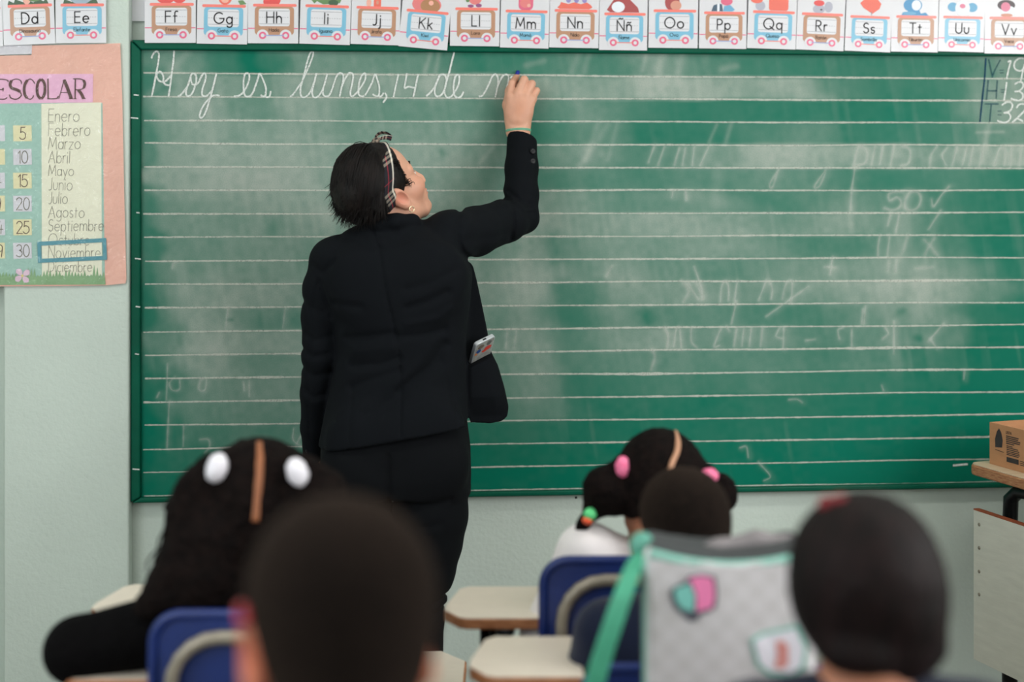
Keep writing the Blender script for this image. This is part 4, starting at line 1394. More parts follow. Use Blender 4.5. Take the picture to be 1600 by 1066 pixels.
# right hand writing: seen from the back of the hand
WB = lambda u, v, d: Q(u, v, d)
wr = WRR
body.cone(WB(803, 206, 3.655), WB(801, 180, 3.655), .021, .022, .01)
body.cone(WB(817, 206, 3.655), WB(819, 180, 3.655), .019, .021, .01)
mcp = [WB(797.5, 151, 3.652), WB(809.5, 147, 3.645), WB(821.5, 149, 3.648), WB(831, 155, 3.656)]
for m_ in mcp:
    body.cone(WB(809, 186, 3.652), m_, .021, .0135, .009)
body.ell(WB(811, 170, 3.651), (.036, .017, .034), None, .012)
fing = [([mcp[0], WB(800.5, 130, 3.662), WB(808.0, 118.5, 3.697)], [.0128, .0108, .0080]),
        ([mcp[1], WB(819.0, 124.5, 3.652), WB(819.5, 124, 3.683), WB(811, 134, 3.700)], [.0130, .0112, .0096, .0082]),
        ([mcp[2], WB(831.0, 131.0, 3.656), WB(831.0, 133, 3.687), WB(820, 146, 3.694)], [.0124, .0108, .0094, .0080]),
        ([mcp[3], WB(838.5, 141.5, 3.664), WB(837.5, 145, 3.690), WB(828, 156, 3.694)], [.0112, .0094, .0084, .0072])]
for P_, r_ in fing:
    body.chain(P_, [q_ * .96 for q_ in r_], .0016)
body.chain([WB(799, 188, 3.665), WB(794, 164, 3.685), WB(796.5, 142, 3.700), WB(803, 125, 3.703)], [.017, .0145, .0115, .0085], .007)
SK = np.array(srgb(214, 160, 134))
lips = np.array(srgb(172, 92, 86))
earp = PH(-.012, -.082, -.006)
teacher = sdf_obj('person', body, m_skin_a, None, tuple(C2W(np.array([tq(615, 0)[0], 3.31, 0.0]))), relax=1,
                  colour=skin_tint(SK, red=[(PH(.096, 0, -.068), .017, lips), (earp, .022, np.array(srgb(208, 134, 112))), (PH(.06, -.045, -.03), .03, np.array(srgb(212, 148, 122))),
                                            (WB(813, 172, 3.632), .03, np.array(srgb(204, 146, 118)))]))
tag(teacher, 'woman in dark blazer and trousers writing on the chalkboard with raised right hand', 'person')


def at_head(name, mbuild, m, **kw):
    return mbuild.build(name, m, teacher, **kw)


# nails, eyebrow, eye
m_nail = mat('nail_blue', srgb(38, 48, 150), 0.2, coat=0.5)
for (a_, b_, r_) in ((WB(806.5, 120.0, 3.690), WB(809.2, 112.8, 3.699), .0062),):
    g = Grid.uni(np.minimum(a_, b_) - .012, np.maximum(a_, b_) + .012, .0012)
    g.cone(a_, b_, r_, .0052, 0)
    sdf_obj('fingernail', g, m_nail, teacher)
g = Grid.uni(PH(.09, -.03, .02) - .04, PH(.09, -.03, .02) + .04, .0014)
for y in (-1, 1):
    g.chain([PH(.0945, y * .014, .0225), PH(.089, y * .032, .0285), PH(.074, y * .05, .0235)], [.0028, .0026, .0014], .002)
sdf_obj('eyebrows', g, m_hair, teacher)
m_eye = mat('eye_white', srgb(225, 220, 214), 0.15)
m_iris = mat('eye_iris', srgb(48, 30, 22), 0.1)
for y in (-1, 1):
    c = PH(.0738, y * .032, -.001)
    g = Grid.uni(c - .016, c + .016, .0014)
    g.ell(c, np.array((.0126, .0118, .0075)), HR, 0)
    e = sdf_obj('eye', g, m_eye, teacher)
    c2 = c + HR @ np.array((.0098, 0, 0))
    g = Grid.uni(c2 - .008, c2 + .008, .001)
    g.ell(c2, np.array((.0036, .0052, .0052)), HR, 0)
    sdf_obj('iris', g, m_iris, e)

# ---- jacket
jg = Grid.uni((-0.53, 3.10, 0.76), (0.11, 3.72, 1.60), 0.0042)
rowsJ = [(338, 592, 640, .045), (352, 556, 660, .058), (364, 532, 690, .068), (378, 512, 716, .080), (400, 500, 734, .098), (430, 503, 738, .108), (470, 512, 735, .112), (510, 521, 729, .108), (550, 525, 727, .104), (600, 517, 728, .108), (640, 508, 730, .114), (690, 498, 733, .122), (720, 494, 734, .124)]
jg.loft([(tq(0, v)[2], tq((l + r) / 2, v)[0], 3.312, (r - l) / 2 / 673.4, b) for v, l, r, b in rowsJ], .0, power=2.25)
# shoulder blades and seat of the jacket
jg.ell(tq(575, 440, 3.235), (.075, .03, .075), None, .05)
jg.ell(tq(672, 430, 3.235), (.075, .03, .075), None, .05)
jg.ell(tq(570, 690, 3.215), (.08, .03, .07), None, .05)
jg.ell(tq(672, 680, 3.215), (.08, .03, .07), None, .05)
# collar rolled round the neck
jg.chain([tq(566, 356, 3.275), tq(590, 347, 3.255), tq(620, 346, 3.255), tq(645, 346, 3.28), tq(655, 352, 3.33)], [.014, .017, .017, .015, .013], .012)
# left shoulder and sleeve
jg.ell(tq(519, 400, 3.31), (.043, .062, .036), None, .03)
sl = [tq(515, 415, 3.305), tq(503, 450, 3.305), tq(499.5, 495, 3.308), tq(499.5, 550, 3.315), tq(493, 615, 3.34), tq(488.5, 668, 3.365), tq(488, 712, 3.385)]
jg.chain(sl, [.046, .043, .0415, .041, .0345, .0275, .0225], .012)
jg.chain([tq(522, 410, 3.30), tq(528, 440, 3.29), tq(526, 480, 3.30)], [.05, .046, .035], .02)
# right shoulder, raised sleeve
jg.ell(tq(705, 366, 3.335), (.060, .070, .055), None, .03)
sr = [tq(700, 372, 3.33), tq(742, 362, 3.40), tq(790, 345, 3.49), tq(810, 336, 3.540), tq(814, 305, 3.565), tq(815, 262, 3.60), tq(815.5, 219, 3.632)]
jg.chain(sr, [.062, .058, .052, .048, .0430, .0405, .0385], .014)
jg.ell(tq(826, 345, 3.545), (.020, .026, .020), None, .02)
# sleeve openings
cdir = (sr[-1] - sr[-2]) / np.linalg.norm(sr[-1] - sr[-2])
jg.cone(sr[-1] + cdir * .012, sr[-1] + cdir * .08, .0305, .034, .0, True)
b_ = jg.block(sr[-1] - .07, sr[-1] + .09)
sl_, X, Y, Z = b_
cut = (X - sr[-1][0] - cdir[0] * .008) * cdir[0] + (Y - sr[-1][1] - cdir[1] * .008) * cdir[1] + (Z - sr[-1][2] - cdir[2] * .008) * cdir[2] + 0.25 * (X - sr[-1][0])
jg.d[sl_] = np.maximum(jg.d[sl_], cut)
# the open front panel that swings out at the right, with the pocket the phone sticks out of
poly = [tq(u, v, 3.36) for u, v in ((690, 405), (738, 408), (746, 440), (754, 478), (761, 512), (767, 548), (779, 572), (789, 606), (796, 638), (794, 653), (784, 661), (766, 663), (745, 661), (700, 652))]
px = np.array([(p[0], p[2]) for p in poly])
lo_, hi_ = px.min(0) - .02, px.max(0) + .02
b_ = jg.block((lo_[0], 3.20, lo_[1]), (hi_[0], 3.50, hi_[1]))
sl_, X, Y, Z = b_
x2, z2 = X[:, 0, :], Z[0, :, :]
D2 = np.full((x2.shape[0], z2.shape[1]), 9.0)
ins = np.zeros(D2.shape, bool)
for i in range(len(px)):
    a_, c_ = px[i], px[(i + 1) % len(px)]
    ba = c_ - a_
    tt = np.clip(((x2 - a_[0]) * ba[0] + (z2 - a_[1]) * ba[1]) / (ba @ ba), 0, 1)
    D2 = np.minimum(D2, np.hypot(x2 - a_[0] - tt * ba[0], z2 - a_[1] - tt * ba[1]))
    cond = ((a_[1] > z2) != (c_[1] > z2)) & (x2 < (c_[0] - a_[0]) * (z2 - a_[1]) / (c_[1] - a_[1] + 1e-12) + a_[0])
    ins ^= cond
D2 = np.where(ins, -D2, D2)[:, None, :]
x0 = tq(725, 0, 3.36)[0]
zpk = tq(0, 566, 3.36)[2] + 0.42 * (X - tq(738, 0, 3.36)[0])
step_ = np.clip((Z - zpk) / .014 + .5, 0, 1)
step_ = step_ * step_ * (3 - 2 * step_) * np.clip((X - tq(728, 0, 3.36)[0]) / .01, 0, 1)
ymid = 3.345 + 0.35 * (X - x0) + .030 * step_
bul = 0.024 * np.sqrt(np.clip(-D2 / .03, 0, 1)) * np.clip((tq(0, 650, 3.36)[2] - Z) / -.05, 0, 1) * np.clip((X - tq(724, 0, 3.36)[0]) / .02, 0, 1)
fl_ = np.maximum(D2 + .006, np.abs(Y - ymid) - .007 - bul * (1 - step_)) - .004
a_ = jg.d[sl_]
h_ = np.maximum(.012 - np.abs(a_ - fl_), 0) / .012
jg.d[sl_] = np.minimum(a_, fl_) - h_ * h_ * .012 * .25
# slanting hem
p0, p1 = tq(495, 699), tq(733, 657)
nrm = np.array([-(p1[2] - p0[2]), p1[0] - p0[0]])
nrm /= np.linalg.norm(nrm)
X, Z = jg.ax[0][:, None, None], jg.ax[2][None, None, :]
side = ((X - p0[0]) * nrm[0] + (Z - p0[2]) * nrm[1])
hem = np.where((X > tq(497, 0)[0] - .012) & (X < p1[0]), -side, -9).astype(np.float32)
m_hem = (Z < p0[2] + .02)
keep_sleeve = (X < tq(499, 0)[0]) & (jg.ax[1][None, :, None] > 3.335)
jg.d = np.where(m_hem | True, np.where(keep_sleeve, jg.d, np.maximum(jg.d, hem)), jg.d).astype(np.float32)
# folds: (u, v) lines on the back
cv = lambda pts, d=TD: [(tq(u, v, d)[0], tq(u, v, d)[2]) for u, v in pts]
for pts, wd_, am in (([(642, 475), (672, 466), (702, 452)], .010, .006), ([(627, 520), (670, 517), (696, 510)], .010, .006), ([(628, 603), (673, 565), (696, 534)], .012, .008),
                     ([(548, 524), (575, 522), (620, 515)], .010, .006), ([(556, 565), (600, 562), (628, 553)], .010, .006), ([(556, 598), (590, 584), (628, 570)], .010, .006), ([(504, 437), (512, 462), (521, 492)], .006, .005),
                     ([(534, 370), (564, 381), (598, 385)], .009, .005), ([(492, 414), (508, 424), (530, 405)], .007, .004), ([(640, 447), (680, 436), (715, 418)], .010, .004), ([(530, 470), (570, 474)], .010, .004),
                     ([(718, 330), (714, 360), (722, 392), (738, 412)], .007, .007), ([(580, 640), (640, 600), (690, 560)], .014, .006), ([(640, 500), (690, 492), (706, 478)], .009, -.004), ([(560, 544), (620, 536)], .012, -.004),
                     ([(783, 305), (800, 322), (803, 352), (798, 376)], .006, .007), ([(795, 300), (815, 318), (833, 322)], .006, .006), ([(795, 310), (818, 336), (836, 336)], .006, .005), ([(730, 375), (770, 372), (795, 366)], .010, .003),
                     ([(476, 470), (492, 482), (508, 486)], .007, .004), ([(473, 545), (490, 556), (512, 552)], .008, .006), ([(474, 575), (492, 588), (514, 580)], .008, .005), ([(475, 610), (490, 622), (506, 616)], .007, .004), ([(478, 520), (495, 530), (518, 522)], .007, .003),
                     ([(500, 440), (492, 480), (488, 540), (481, 610), (480, 690)], .003, .003)):
    jg.crease(cv(pts), wd_, am, 3.62)
seam = [(585, 358), (598, 389), (609, 452), (624, 520), (631, 580), (632, 668)]
jg.crease(cv(seam), .0035, .004, 3.30)
jg.crease(cv([(556, 600), (554, 690)]), .003, .0022, 3.30)
jg.crease(cv([(700, 585), (720, 655)]), .003, .0022, 3.30)
jacket = sdf_obj('jacket', jg, m_jacket, teacher, relax=1)
# cuff buttons
for u, v in ((832.6, 236.5), (832.6, 252.0)):
    c = tq(u, v, 3.570 + .0006 * (252 - v))
    g = Grid.uni(c - .014, c + .014, .0011)
    Rb = np.array(Matrix.Rotation(math.radians(28), 3, 'Z'))
    g.ell(c, (.0082, .0030, .0082), Rb, 0)
    g.ell(c + Rb @ np.array((0, -.004, 0)), (.0052, .0026, .0052), Rb, .001, True)
    sdf_obj('cuff_button', g, m_button, jacket)
for v in (694, 704):
    c = tq(479.5, v, 3.362)
    g = Grid.uni(c - .01, c + .01, .0012)
    g.ell(c, (.003, .006, .006), None, 0)
    sdf_obj('cuff_button', g, m_button, jacket)
# ---- trousers
tg = Grid.uni((-0.50, 3.12, 0.03), (-0.05, 3.50, 1.0), 0.0052)
tg.loft([(tq(0, v)[2], tq((l + r) / 2, v)[0], 3.31, (r - l) / 2 / 673.4, b) for v, l, r, b in
         ((630, 522, 722, .092), (660, 506, 730, .104), (700, 501, 735, .114), (740, 500, 736, .118), (772, 503, 735, .112))], 0, power=2.3)
tg.ell(tq(562, 728, 3.235), (.078, .045, .075), None, .04)
tg.ell(tq(674, 726, 3.235), (.078, .045, .075), None, .04)
for side_, hp, P_ in ((1, (672, 770), ((671, 805, .088), (668, 845, .080), (660, 890, .075), (655, 930, .0625), (653, 965, .0600))), (-1, (557, 770), ((557, 805, .087), (560, 845, .079), (566, 890, .069), (572, 930, .060), (573, 965, .058)))):
    pts = [tq(*hp)] + [tq(u, v) for u, v, _ in P_]
    rr_ = [.088] + [r for *_, r in P_]
    pts.append(np.array([pts[-1][0] + .004, 3.315, .07]))
    rr_.append(.050)
    tg.chain(pts, rr_, .012)
tg.crease(cv([(612, 700), (612, 770), (614, 1000)]), .006, .008, 3.6)
for pts, wd_, am in (([(530, 768), (570, 775), (608, 770)], .008, .005), ([(618, 772), (660, 776), (705, 770)], .008, .005), ([(620, 806), (655, 812), (690, 806)], .008, .004), ([(650, 925), (680, 932), (698, 928)], .008, .008), ([(650, 950), (680, 952), (696, 944)], .006, .007),
                     ([(655, 940), (680, 941), (697, 936)], .006, -.005), ([(560, 690), (612, 730), (670, 690)], .02, .004)):
    tg.crease(cv(pts), wd_, am, 3.6)
sdf_obj('trousers', tg, m_trouser, teacher)
for a_ in (ankR, ankL):
    g = Grid.uni(a_ - np.array((.06, .09, .11)), a_ + np.array((.07, .2, .0)), .004)
    g.cone(a_ + np.array((0, -.01, -.055)), a_ + np.array((.012, .13, -.075)), .040, .030, .02)
    g.cone(a_ + np.array((0, -.03, -.05)), a_ + np.array((0, -.04, -.09)), .030, .022, .01)
    b_ = g.block(a_ - 1, a_ + 1)
    g.d = np.maximum(g.d, .002 - g.ax[2][None, None, :]).astype(np.float32)
    sdf_obj('shoe', g, m_shoe, teacher)

# ---- hair: bob swept back from the headband
hg = Grid.uni(HEADO + np.array((-.16, -.16, -.13)), HEADO + np.array((.13, .16, .16)), .0030)
hP = lambda *p: HEADO + HR @ np.array(p)
hg.ell(hP(-.018, 0, .040), (.097, .082, .083), HR, 0)
hg.ell(tq(562, 285, 3.330), (.050, .055, .062), None, .03)
# hanging ends towards the nape (straight down in the room, not with the tilted head)
for u, v, d, r in ((544, 300, 3.325, .027), (555, 316, 3.310, .028), (572, 322, 3.296, .028), (547, 320, 3.340, .022), (560, 328, 3.37, .032), (589, 322, 3.290, .023)):
    hg.ell(tq(u, v, d), (r, r, r * 1.15), None, .025)
hg.ell(hP(.020, 0, .078), (.046, .060, .040), HR, .02)
# clear the face and ear
hg.ell(hP(.094, 0, -.005), (.066, .11, .092), HR, .010, True)
hg.ell(hP(.014, -.098, -.020), (.046, .036, .046), HR, .006, True)
hg.ell(hP(.010, .098, -.022), (.040, .034, .036), HR, .006, True)
X, Y, Z = hg.ax[0][:, None, None], hg.ax[1][None, :, None], hg.ax[2][None, None, :]
hg.d = (hg.d + .0016 * np.sin(X * 900 + 9 * np.sin(Z * 55)) * np.sin(Y * 700 + 7 * np.sin(Z * 70))).astype(np.float32)
hair = sdf_obj('hair', hg, m_hair, teacher, relax=1)
# loose strands laid over the bob and fraying at its ends
mb = MB()
rs = np.random.RandomState(5)
for i in range(900):
    phr = math.radians(rs.uniform(-88, 40))
    bx = -.022 + .078 * max(math.cos(phr), -.15) - rs.uniform(.016, .024)
    fq = math.sqrt(max(.2, 1 - ((bx + .020) / .102) ** 2))
    a0 = hP(bx, .083 * fq * math.sin(phr), .040 + .084 * fq * math.cos(phr))
    u_ = np.interp(math.degrees(phr), [-88, -60, -30, 0, 20, 40], [602, 590, 566, 542, 528, 518]) + rs.uniform(-7, 7)
    v_end = np.interp(u_, [511, 520, 530, 545, 560, 580, 604], [302, 326, 341, 350, 350, 344, 334]) + rs.uniform(-18, 9)
    t_ = (u_ - 513) / 92.0
    d_end = 3.292 - .068 * math.sin(min(max(t_, 0), 1) * math.pi * .62 + .05) + rs.uniform(-.008, .014)
    end = tq(u_, v_end, d_end)
    pts = []
    N = 9
    cen = hP(-.03, 0, .03)
    for k in range(N + 1):
        s_ = k / N
        p = a0 * (1 - s_) + end * s_
        rel = p - cen
        # push the middle of the strand out to the surface of the bob
        q = HR.T @ rel
        kk = math.sqrt(((q[0] - .012) / .099) ** 2 + (q[1] / .085) ** 2 + ((q[2] - .010) / .085) ** 2)
        out = 1.0 + rs.uniform(-.010, .012)
        if kk < out and s_ < .93:
            w_ = math.sin(min(s_ * 1.25, 1) * math.pi / 2) if s_ < .7 else 1.0
            p = cen + rel * (1 + (out / max(kk, .2) - 1) * (1 - max(0, s_ - .80) * 3.0))
        pts.append(p)
    if rs.rand() < .7:
        pts[-1] = pts[-1] + np.array((rs.uniform(-.012, .008), 0, rs.uniform(-.010, .002)))
    P_ = [C2W(p) for p in catmull(pts, 2)]
    n = len(P_)
    r0 = rs.uniform(.0009, .0019)
    mb.tube(P_, [r0 * (0.6 + 0.4 * math.sin(math.pi * min(1, j / n * 1.4))) * (1 if j < n - 3 else (n - j) / 3.5) for j in range(n)], 4)
st_ = mb.build('hair_strands', m_hair, hair, smooth=True)
st_['kind'] = 'stuff'
# short wisps at the temple and in front of the ear
mb = MB()
for i in range(60):
    a_ = PH(rs.uniform(.020, .036), -rs.uniform(.066, .072), rs.uniform(.0, .075))
    b_ = a_ + HR @ np.array((rs.uniform(.002, .012), -rs.uniform(-.003, .003), -rs.uniform(.004, .020)))
    m_ = (a_ + b_) / 2 + HR @ np.array((.004, -.004, .003))
    mb.tube([C2W(p) for p in catmull([a_, m_, b_], 3)], [.0011, .001, .0009, .0007, .0006, .0005, .0003], 4)
tw = mb.build('temple_wisps', m_hair, hair, smooth=True)
tw['kind'] = 'stuff'

# ---- plaid headband with its knot on top
m_plaid = bpy.data.materials.new('plaid_cloth')
m_plaid.use_nodes = True
t = m_plaid.node_tree
b = t.nodes['Principled BSDF']
b.inputs['Roughness'].default_value = 0.8
b.inputs['Specular IOR Level'].default_value = 0.2
uvn = nd(t, 'ShaderNodeUVMap', uv_map='cloth')
sp = nd(t, 'ShaderNodeSeparateXYZ')
t.links.new(uvn.outputs[0], sp.inputs[0])


def stripes(axis, per, bands):
    """constant colour ramp repeating along one axis of the cloth"""
    src = sp.outputs[axis]
    if per:
        m1 = nd(t, 'ShaderNodeMath', operation='MULTIPLY')
        m1.inputs[1].default_value = per
        t.links.new(src, m1.inputs[0])
        m2 = nd(t, 'ShaderNodeMath', operation='FRACT')
        t.links.new(m1.outputs[0], m2.inputs[0])
        src = m2.outputs[0]
    r = nd(t, 'ShaderNodeValToRGB')
    r.color_ramp.interpolation = 'CONSTANT'
    el = r.color_ramp.elements
    el[0].position, el[0].color = bands[0][0], (*bands[0][1], 1)
    el[1].position, el[1].color = bands[1][0], (*bands[1][1], 1)
    for p, c in bands[2:]:
        e = el.new(p)
        e.color = (*c, 1)
    t.links.new(src, r.inputs[0])
    return r


K, TN, WH, RD = srgb(20, 20, 24), srgb(120, 112, 100), srgb(190, 184, 172), srgb(128, 34, 44)
ra = stripes(1, 0, [(0, K), (.36, RD), (.44, K), (.80, WH), (.93, K)])
rb = stripes(0, 5.0, [(0, K), (.22, TN), (.30, K), (.36, TN), (.44, K), (.50, TN), (.58, K), (.80, RD), (.815, K)])
mxp = nd(t, 'ShaderNodeMix', data_type='RGBA')
mxp.blend_type = 'ADD'
mxp.inputs[0].default_value = 1.0
t.links.new(ra.outputs[0], mxp.inputs[6])
t.links.new(rb.outputs[0], mxp.inputs[7])
t.links.new(mxp.outputs[2], b.inputs['Base Color'])


def strip(name, centre, across, uv0=0.0, uv1=1.0, parent=teacher, thick=0.0016):
    """cloth strip: centre line points and half-width vectors; UV u along, v across"""
    n = len(centre)
    M = 8
    vs, uv = [], []
    for i, (c_, a_) in enumerate(zip(centre, across)):
        for j in range(M + 1):
            s_ = j / M
            vs.append(c_ + a_ * (2 * s_ - 1))
            uv.append((uv0 + (uv1 - uv0) * i / (n - 1), s_))
    fs = [(i * (M + 1) + j, i * (M + 1) + j + 1, (i + 1) * (M + 1) + j + 1, (i + 1) * (M + 1) + j) for i in range(n - 1) for j in range(M)]
    me = mesh_np(name, C2W(np.array(vs)) - base_of(parent), np.array(fs))
    ul = me.uv_layers.new(name='cloth')
    li = np.zeros(len(me.loops), dtype=np.int32)
    me.loops.foreach_get('vertex_index', li)
    ul.data.foreach_set('uv', np.array(uv, dtype=np.float32)[li].ravel())
    o = link_mesh(name, me, m_plaid, parent)
    md = o.modifiers.new('thickness', 'SOLIDIFY')
    md.thickness = thick
    md.offset = 0
    return o


cen, acr = [], []
for k in range(49):
    ph = math.radians(-128 + 256 * k / 48)
    wd_ = .0165 - .006 * math.exp(-((k - 24) / 3.0) ** 2)
    bx = -.022 + .078 * max(math.cos(ph), -.15)
    fq = math.sqrt(max(.2, 1 - ((bx + .020) / .106) ** 2))
    c_ = hP(bx, .0875 * fq * math.sin(ph), .040 + .0890 * fq * math.cos(ph))
    cen.append(c_)
    acr.append(HR @ np.array((wd_, 0, -.003 * math.cos(ph))))
hb = strip('headband', cen, acr, 0, 1)
kn = hP(.058, 0, .110)
g = Grid.uni(kn - .02, kn + .02, .0014)
g.ell(kn, (.010, .009, .008), HR, 0)
g.ell(kn + HR @ np.array((-.006, .004, -.002)), (.006, .007, .006), HR, .004)
m_knot = mat('knot_cloth', srgb(30, 28, 30), 0.8, col2=srgb(150, 134, 118), vscale=160, detail=0.0)
sdf_obj('knot', g, m_knot, hb)
for pts, wv in (([(0, 0, 0), (.010, -.004, .005), (.024, -.006, .008), (.037, -.006, .006)], (.001, .004, .006)), ([(0, 0, 0), (.000, .002, .010), (.010, .004, .018), (.025, .001, .018), (.036, -.003, .012)], (.002, .007, -.003)), ([(0, 0, 0), (-.009, .0, -.003), (-.020, .0, -.010)], (.002, .006, .003))):
    C_ = [kn + np.array(p) for p in catmull(pts, 4)]
    strip('ribbon_end', C_, [np.array(wv) * (0.5 + .6 * i / len(C_)) for i in range(len(C_))], 0, .16, hb)
# earring and wrist band
mb = MB()
ec = PH(-.006, -.0895, -.044)
mb.tube([C2W(ec + HR @ np.array((.0066 * math.cos(a), .001, .0066 * math.sin(a)))) for a in np.linspace(0, 2 * math.pi, 24, endpoint=False)], .0011, 6, closed=True)
mb.build('earring', m_gold2, teacher, smooth=True)
m_band = mat('wrist_band_green', srgb(118, 180, 150), 0.5, var=0.1, vscale=200)
mb = MB()
wc, wn = tq(809.8, 205.5, 3.652), cdir
for dz_ in (0.0, .0032):
    mb.tube([C2W(wc + np.array((.0315 * math.cos(a), .0255 * math.sin(a), dz_ + .004 * math.sin(a) * -1 + .001 * math.cos(a)))) for a in np.linspace(0, 2 * math.pi, 40, endpoint=False)], .0016, 6, closed=True)
mb.build('wrist_band', m_band, teacher, smooth=True)

# chalk between thumb and finger, phone in the jacket pocket
mb = MB()
ca, cb = WB(800.5, 121, 3.700), WB(797, 124, 3.722)
mb.tube([C2W(ca + (cb - ca) * s_) for s_ in (0, .12, .9, 1)], [.0042, .005, .005, .003], 12)
tag(mb.build('chalk_stick', mat('chalk_body', srgb(235, 235, 230), 0.9), smooth=True), 'short white chalk held between thumb and forefinger at the board', 'chalk')

pc = tq(757, 545, 3.350)
ph_ = empty('phone', tuple(C2W(pc)))
tag(ph_, 'silver smartphone with colourful printed cover, sticking out of the blazer pocket', 'phone')
Rp = np.array(Matrix.Rotation(math.radians(-36), 3, 'X')) if False else np.eye(3)
ax_w = np.array((34., 25., 14.)); ax_w /= np.linalg.norm(ax_w)           # across the phone, rising to the right
ax_u = np.array((7., -23.5, 25.)); ax_u -= ax_w * (ax_u @ ax_w); ax_u /= np.linalg.norm(ax_u)         # towards the charging port, leaning out of the pocket
ax_n = np.cross(ax_w, ax_u)                                                                           # the printed cover, towards the camera
pc = tq(757.5, 531, 3.318) - ax_u * .024
ph_.location = tuple(C2W(pc))
fp = lambda a, b_, h: C2W(pc + ax_w * a + ax_u * b_ + ax_n * h)
m_alu = mat('phone_metal', srgb(200, 204, 208), 0.3, metal=0.4)
mb = MB()
mb.prism(rrect(-.029, -.075, .029, .026, .007), fp, -.0055, .0045)
mb.build('phone_body', m_alu, ph_, bevel=0.0012)
mb = MB()
mb.add([fp(x, y, .0050) for x, y in rrect(-.0265, -.07, .0265, .0235, .005)], [tuple(range(24))])
cv_ = mb.build('phone_cover', mat('cover_grey', srgb(150, 150, 146), 0.3, var=0.25, vscale=90), ph_)
for cx_, cy_, rx_, ry_, cc in ((.012, -.006, .011, .008, (206, 52, 44)), (.003, -.012, .008, .005, (214, 70, 50)), (.013, -.007, .005, .004, (238, 206, 120)), (-.016, -.004, .007, .007, (38, 72, 132)), (-.012, .010, .010, .007, (104, 88, 76)), (.012, .012, .008, .008, (96, 92, 92)), (-.022, -.012, .004, .004, (210, 120, 60))):
    mb = MB()
    mb.add([fp(x, y, .0053 + .0001 * random.random()) for x, y in ellipse(cx_, cy_, rx_, ry_, 12)], [tuple(range(12))])
    mb.build('cover_print', mat('cover_%d_%d_%d' % cc, srgb(*cc), 0.4), cv_)
mb = MB()
e0 = [fp(a, .0262, h) for a, h in ((-.006, .0015), (.004, .0015), (.004, -.0025), (-.006, -.0025))]
mb.add(e0, [(0, 1, 2, 3)])
mb.build('charging_port', m_steel, ph_)


# ================================================================== tablet-arm chairs
m_plas = mat('chair_plastic', srgb(13, 38, 100), 0.4, var=0.08, vscale=20, bump=0.03, bscale=300)
m_tube2 = mat('chair_tube', srgb(140, 132, 118), 0.4, var=0.15, vscale=40, metal=0.25)
m_lam = mat('tablet_laminate', srgb(226, 214, 198), 0.4, var=0.05, vscale=30, stretch=(1, 6, 1), bump=0.02)
m_ply = mat('tablet_wood', srgb(150, 92, 56), 0.6, col2=srgb(196, 134, 92), vscale=40, stretch=(1, 1, 6), bump=0.1, bscale=80)


def outline_xz(hw, z0, z1, rt, rb, n=7):
    P = []
    for cx, cz, a, r in ((hw - rt, z1 - rt, 0, rt), (-hw + rt, z1 - rt, 90, rt), (-hw + rb, z0 + rb, 180, rb), (hw - rb, z0 + rb, 270, rb)):
        P += [(cx + r * math.cos(math.radians(a + 90 * i / n)), cz + r * math.sin(math.radians(a + 90 * i / n))) for i in range(n + 1)]
    return P


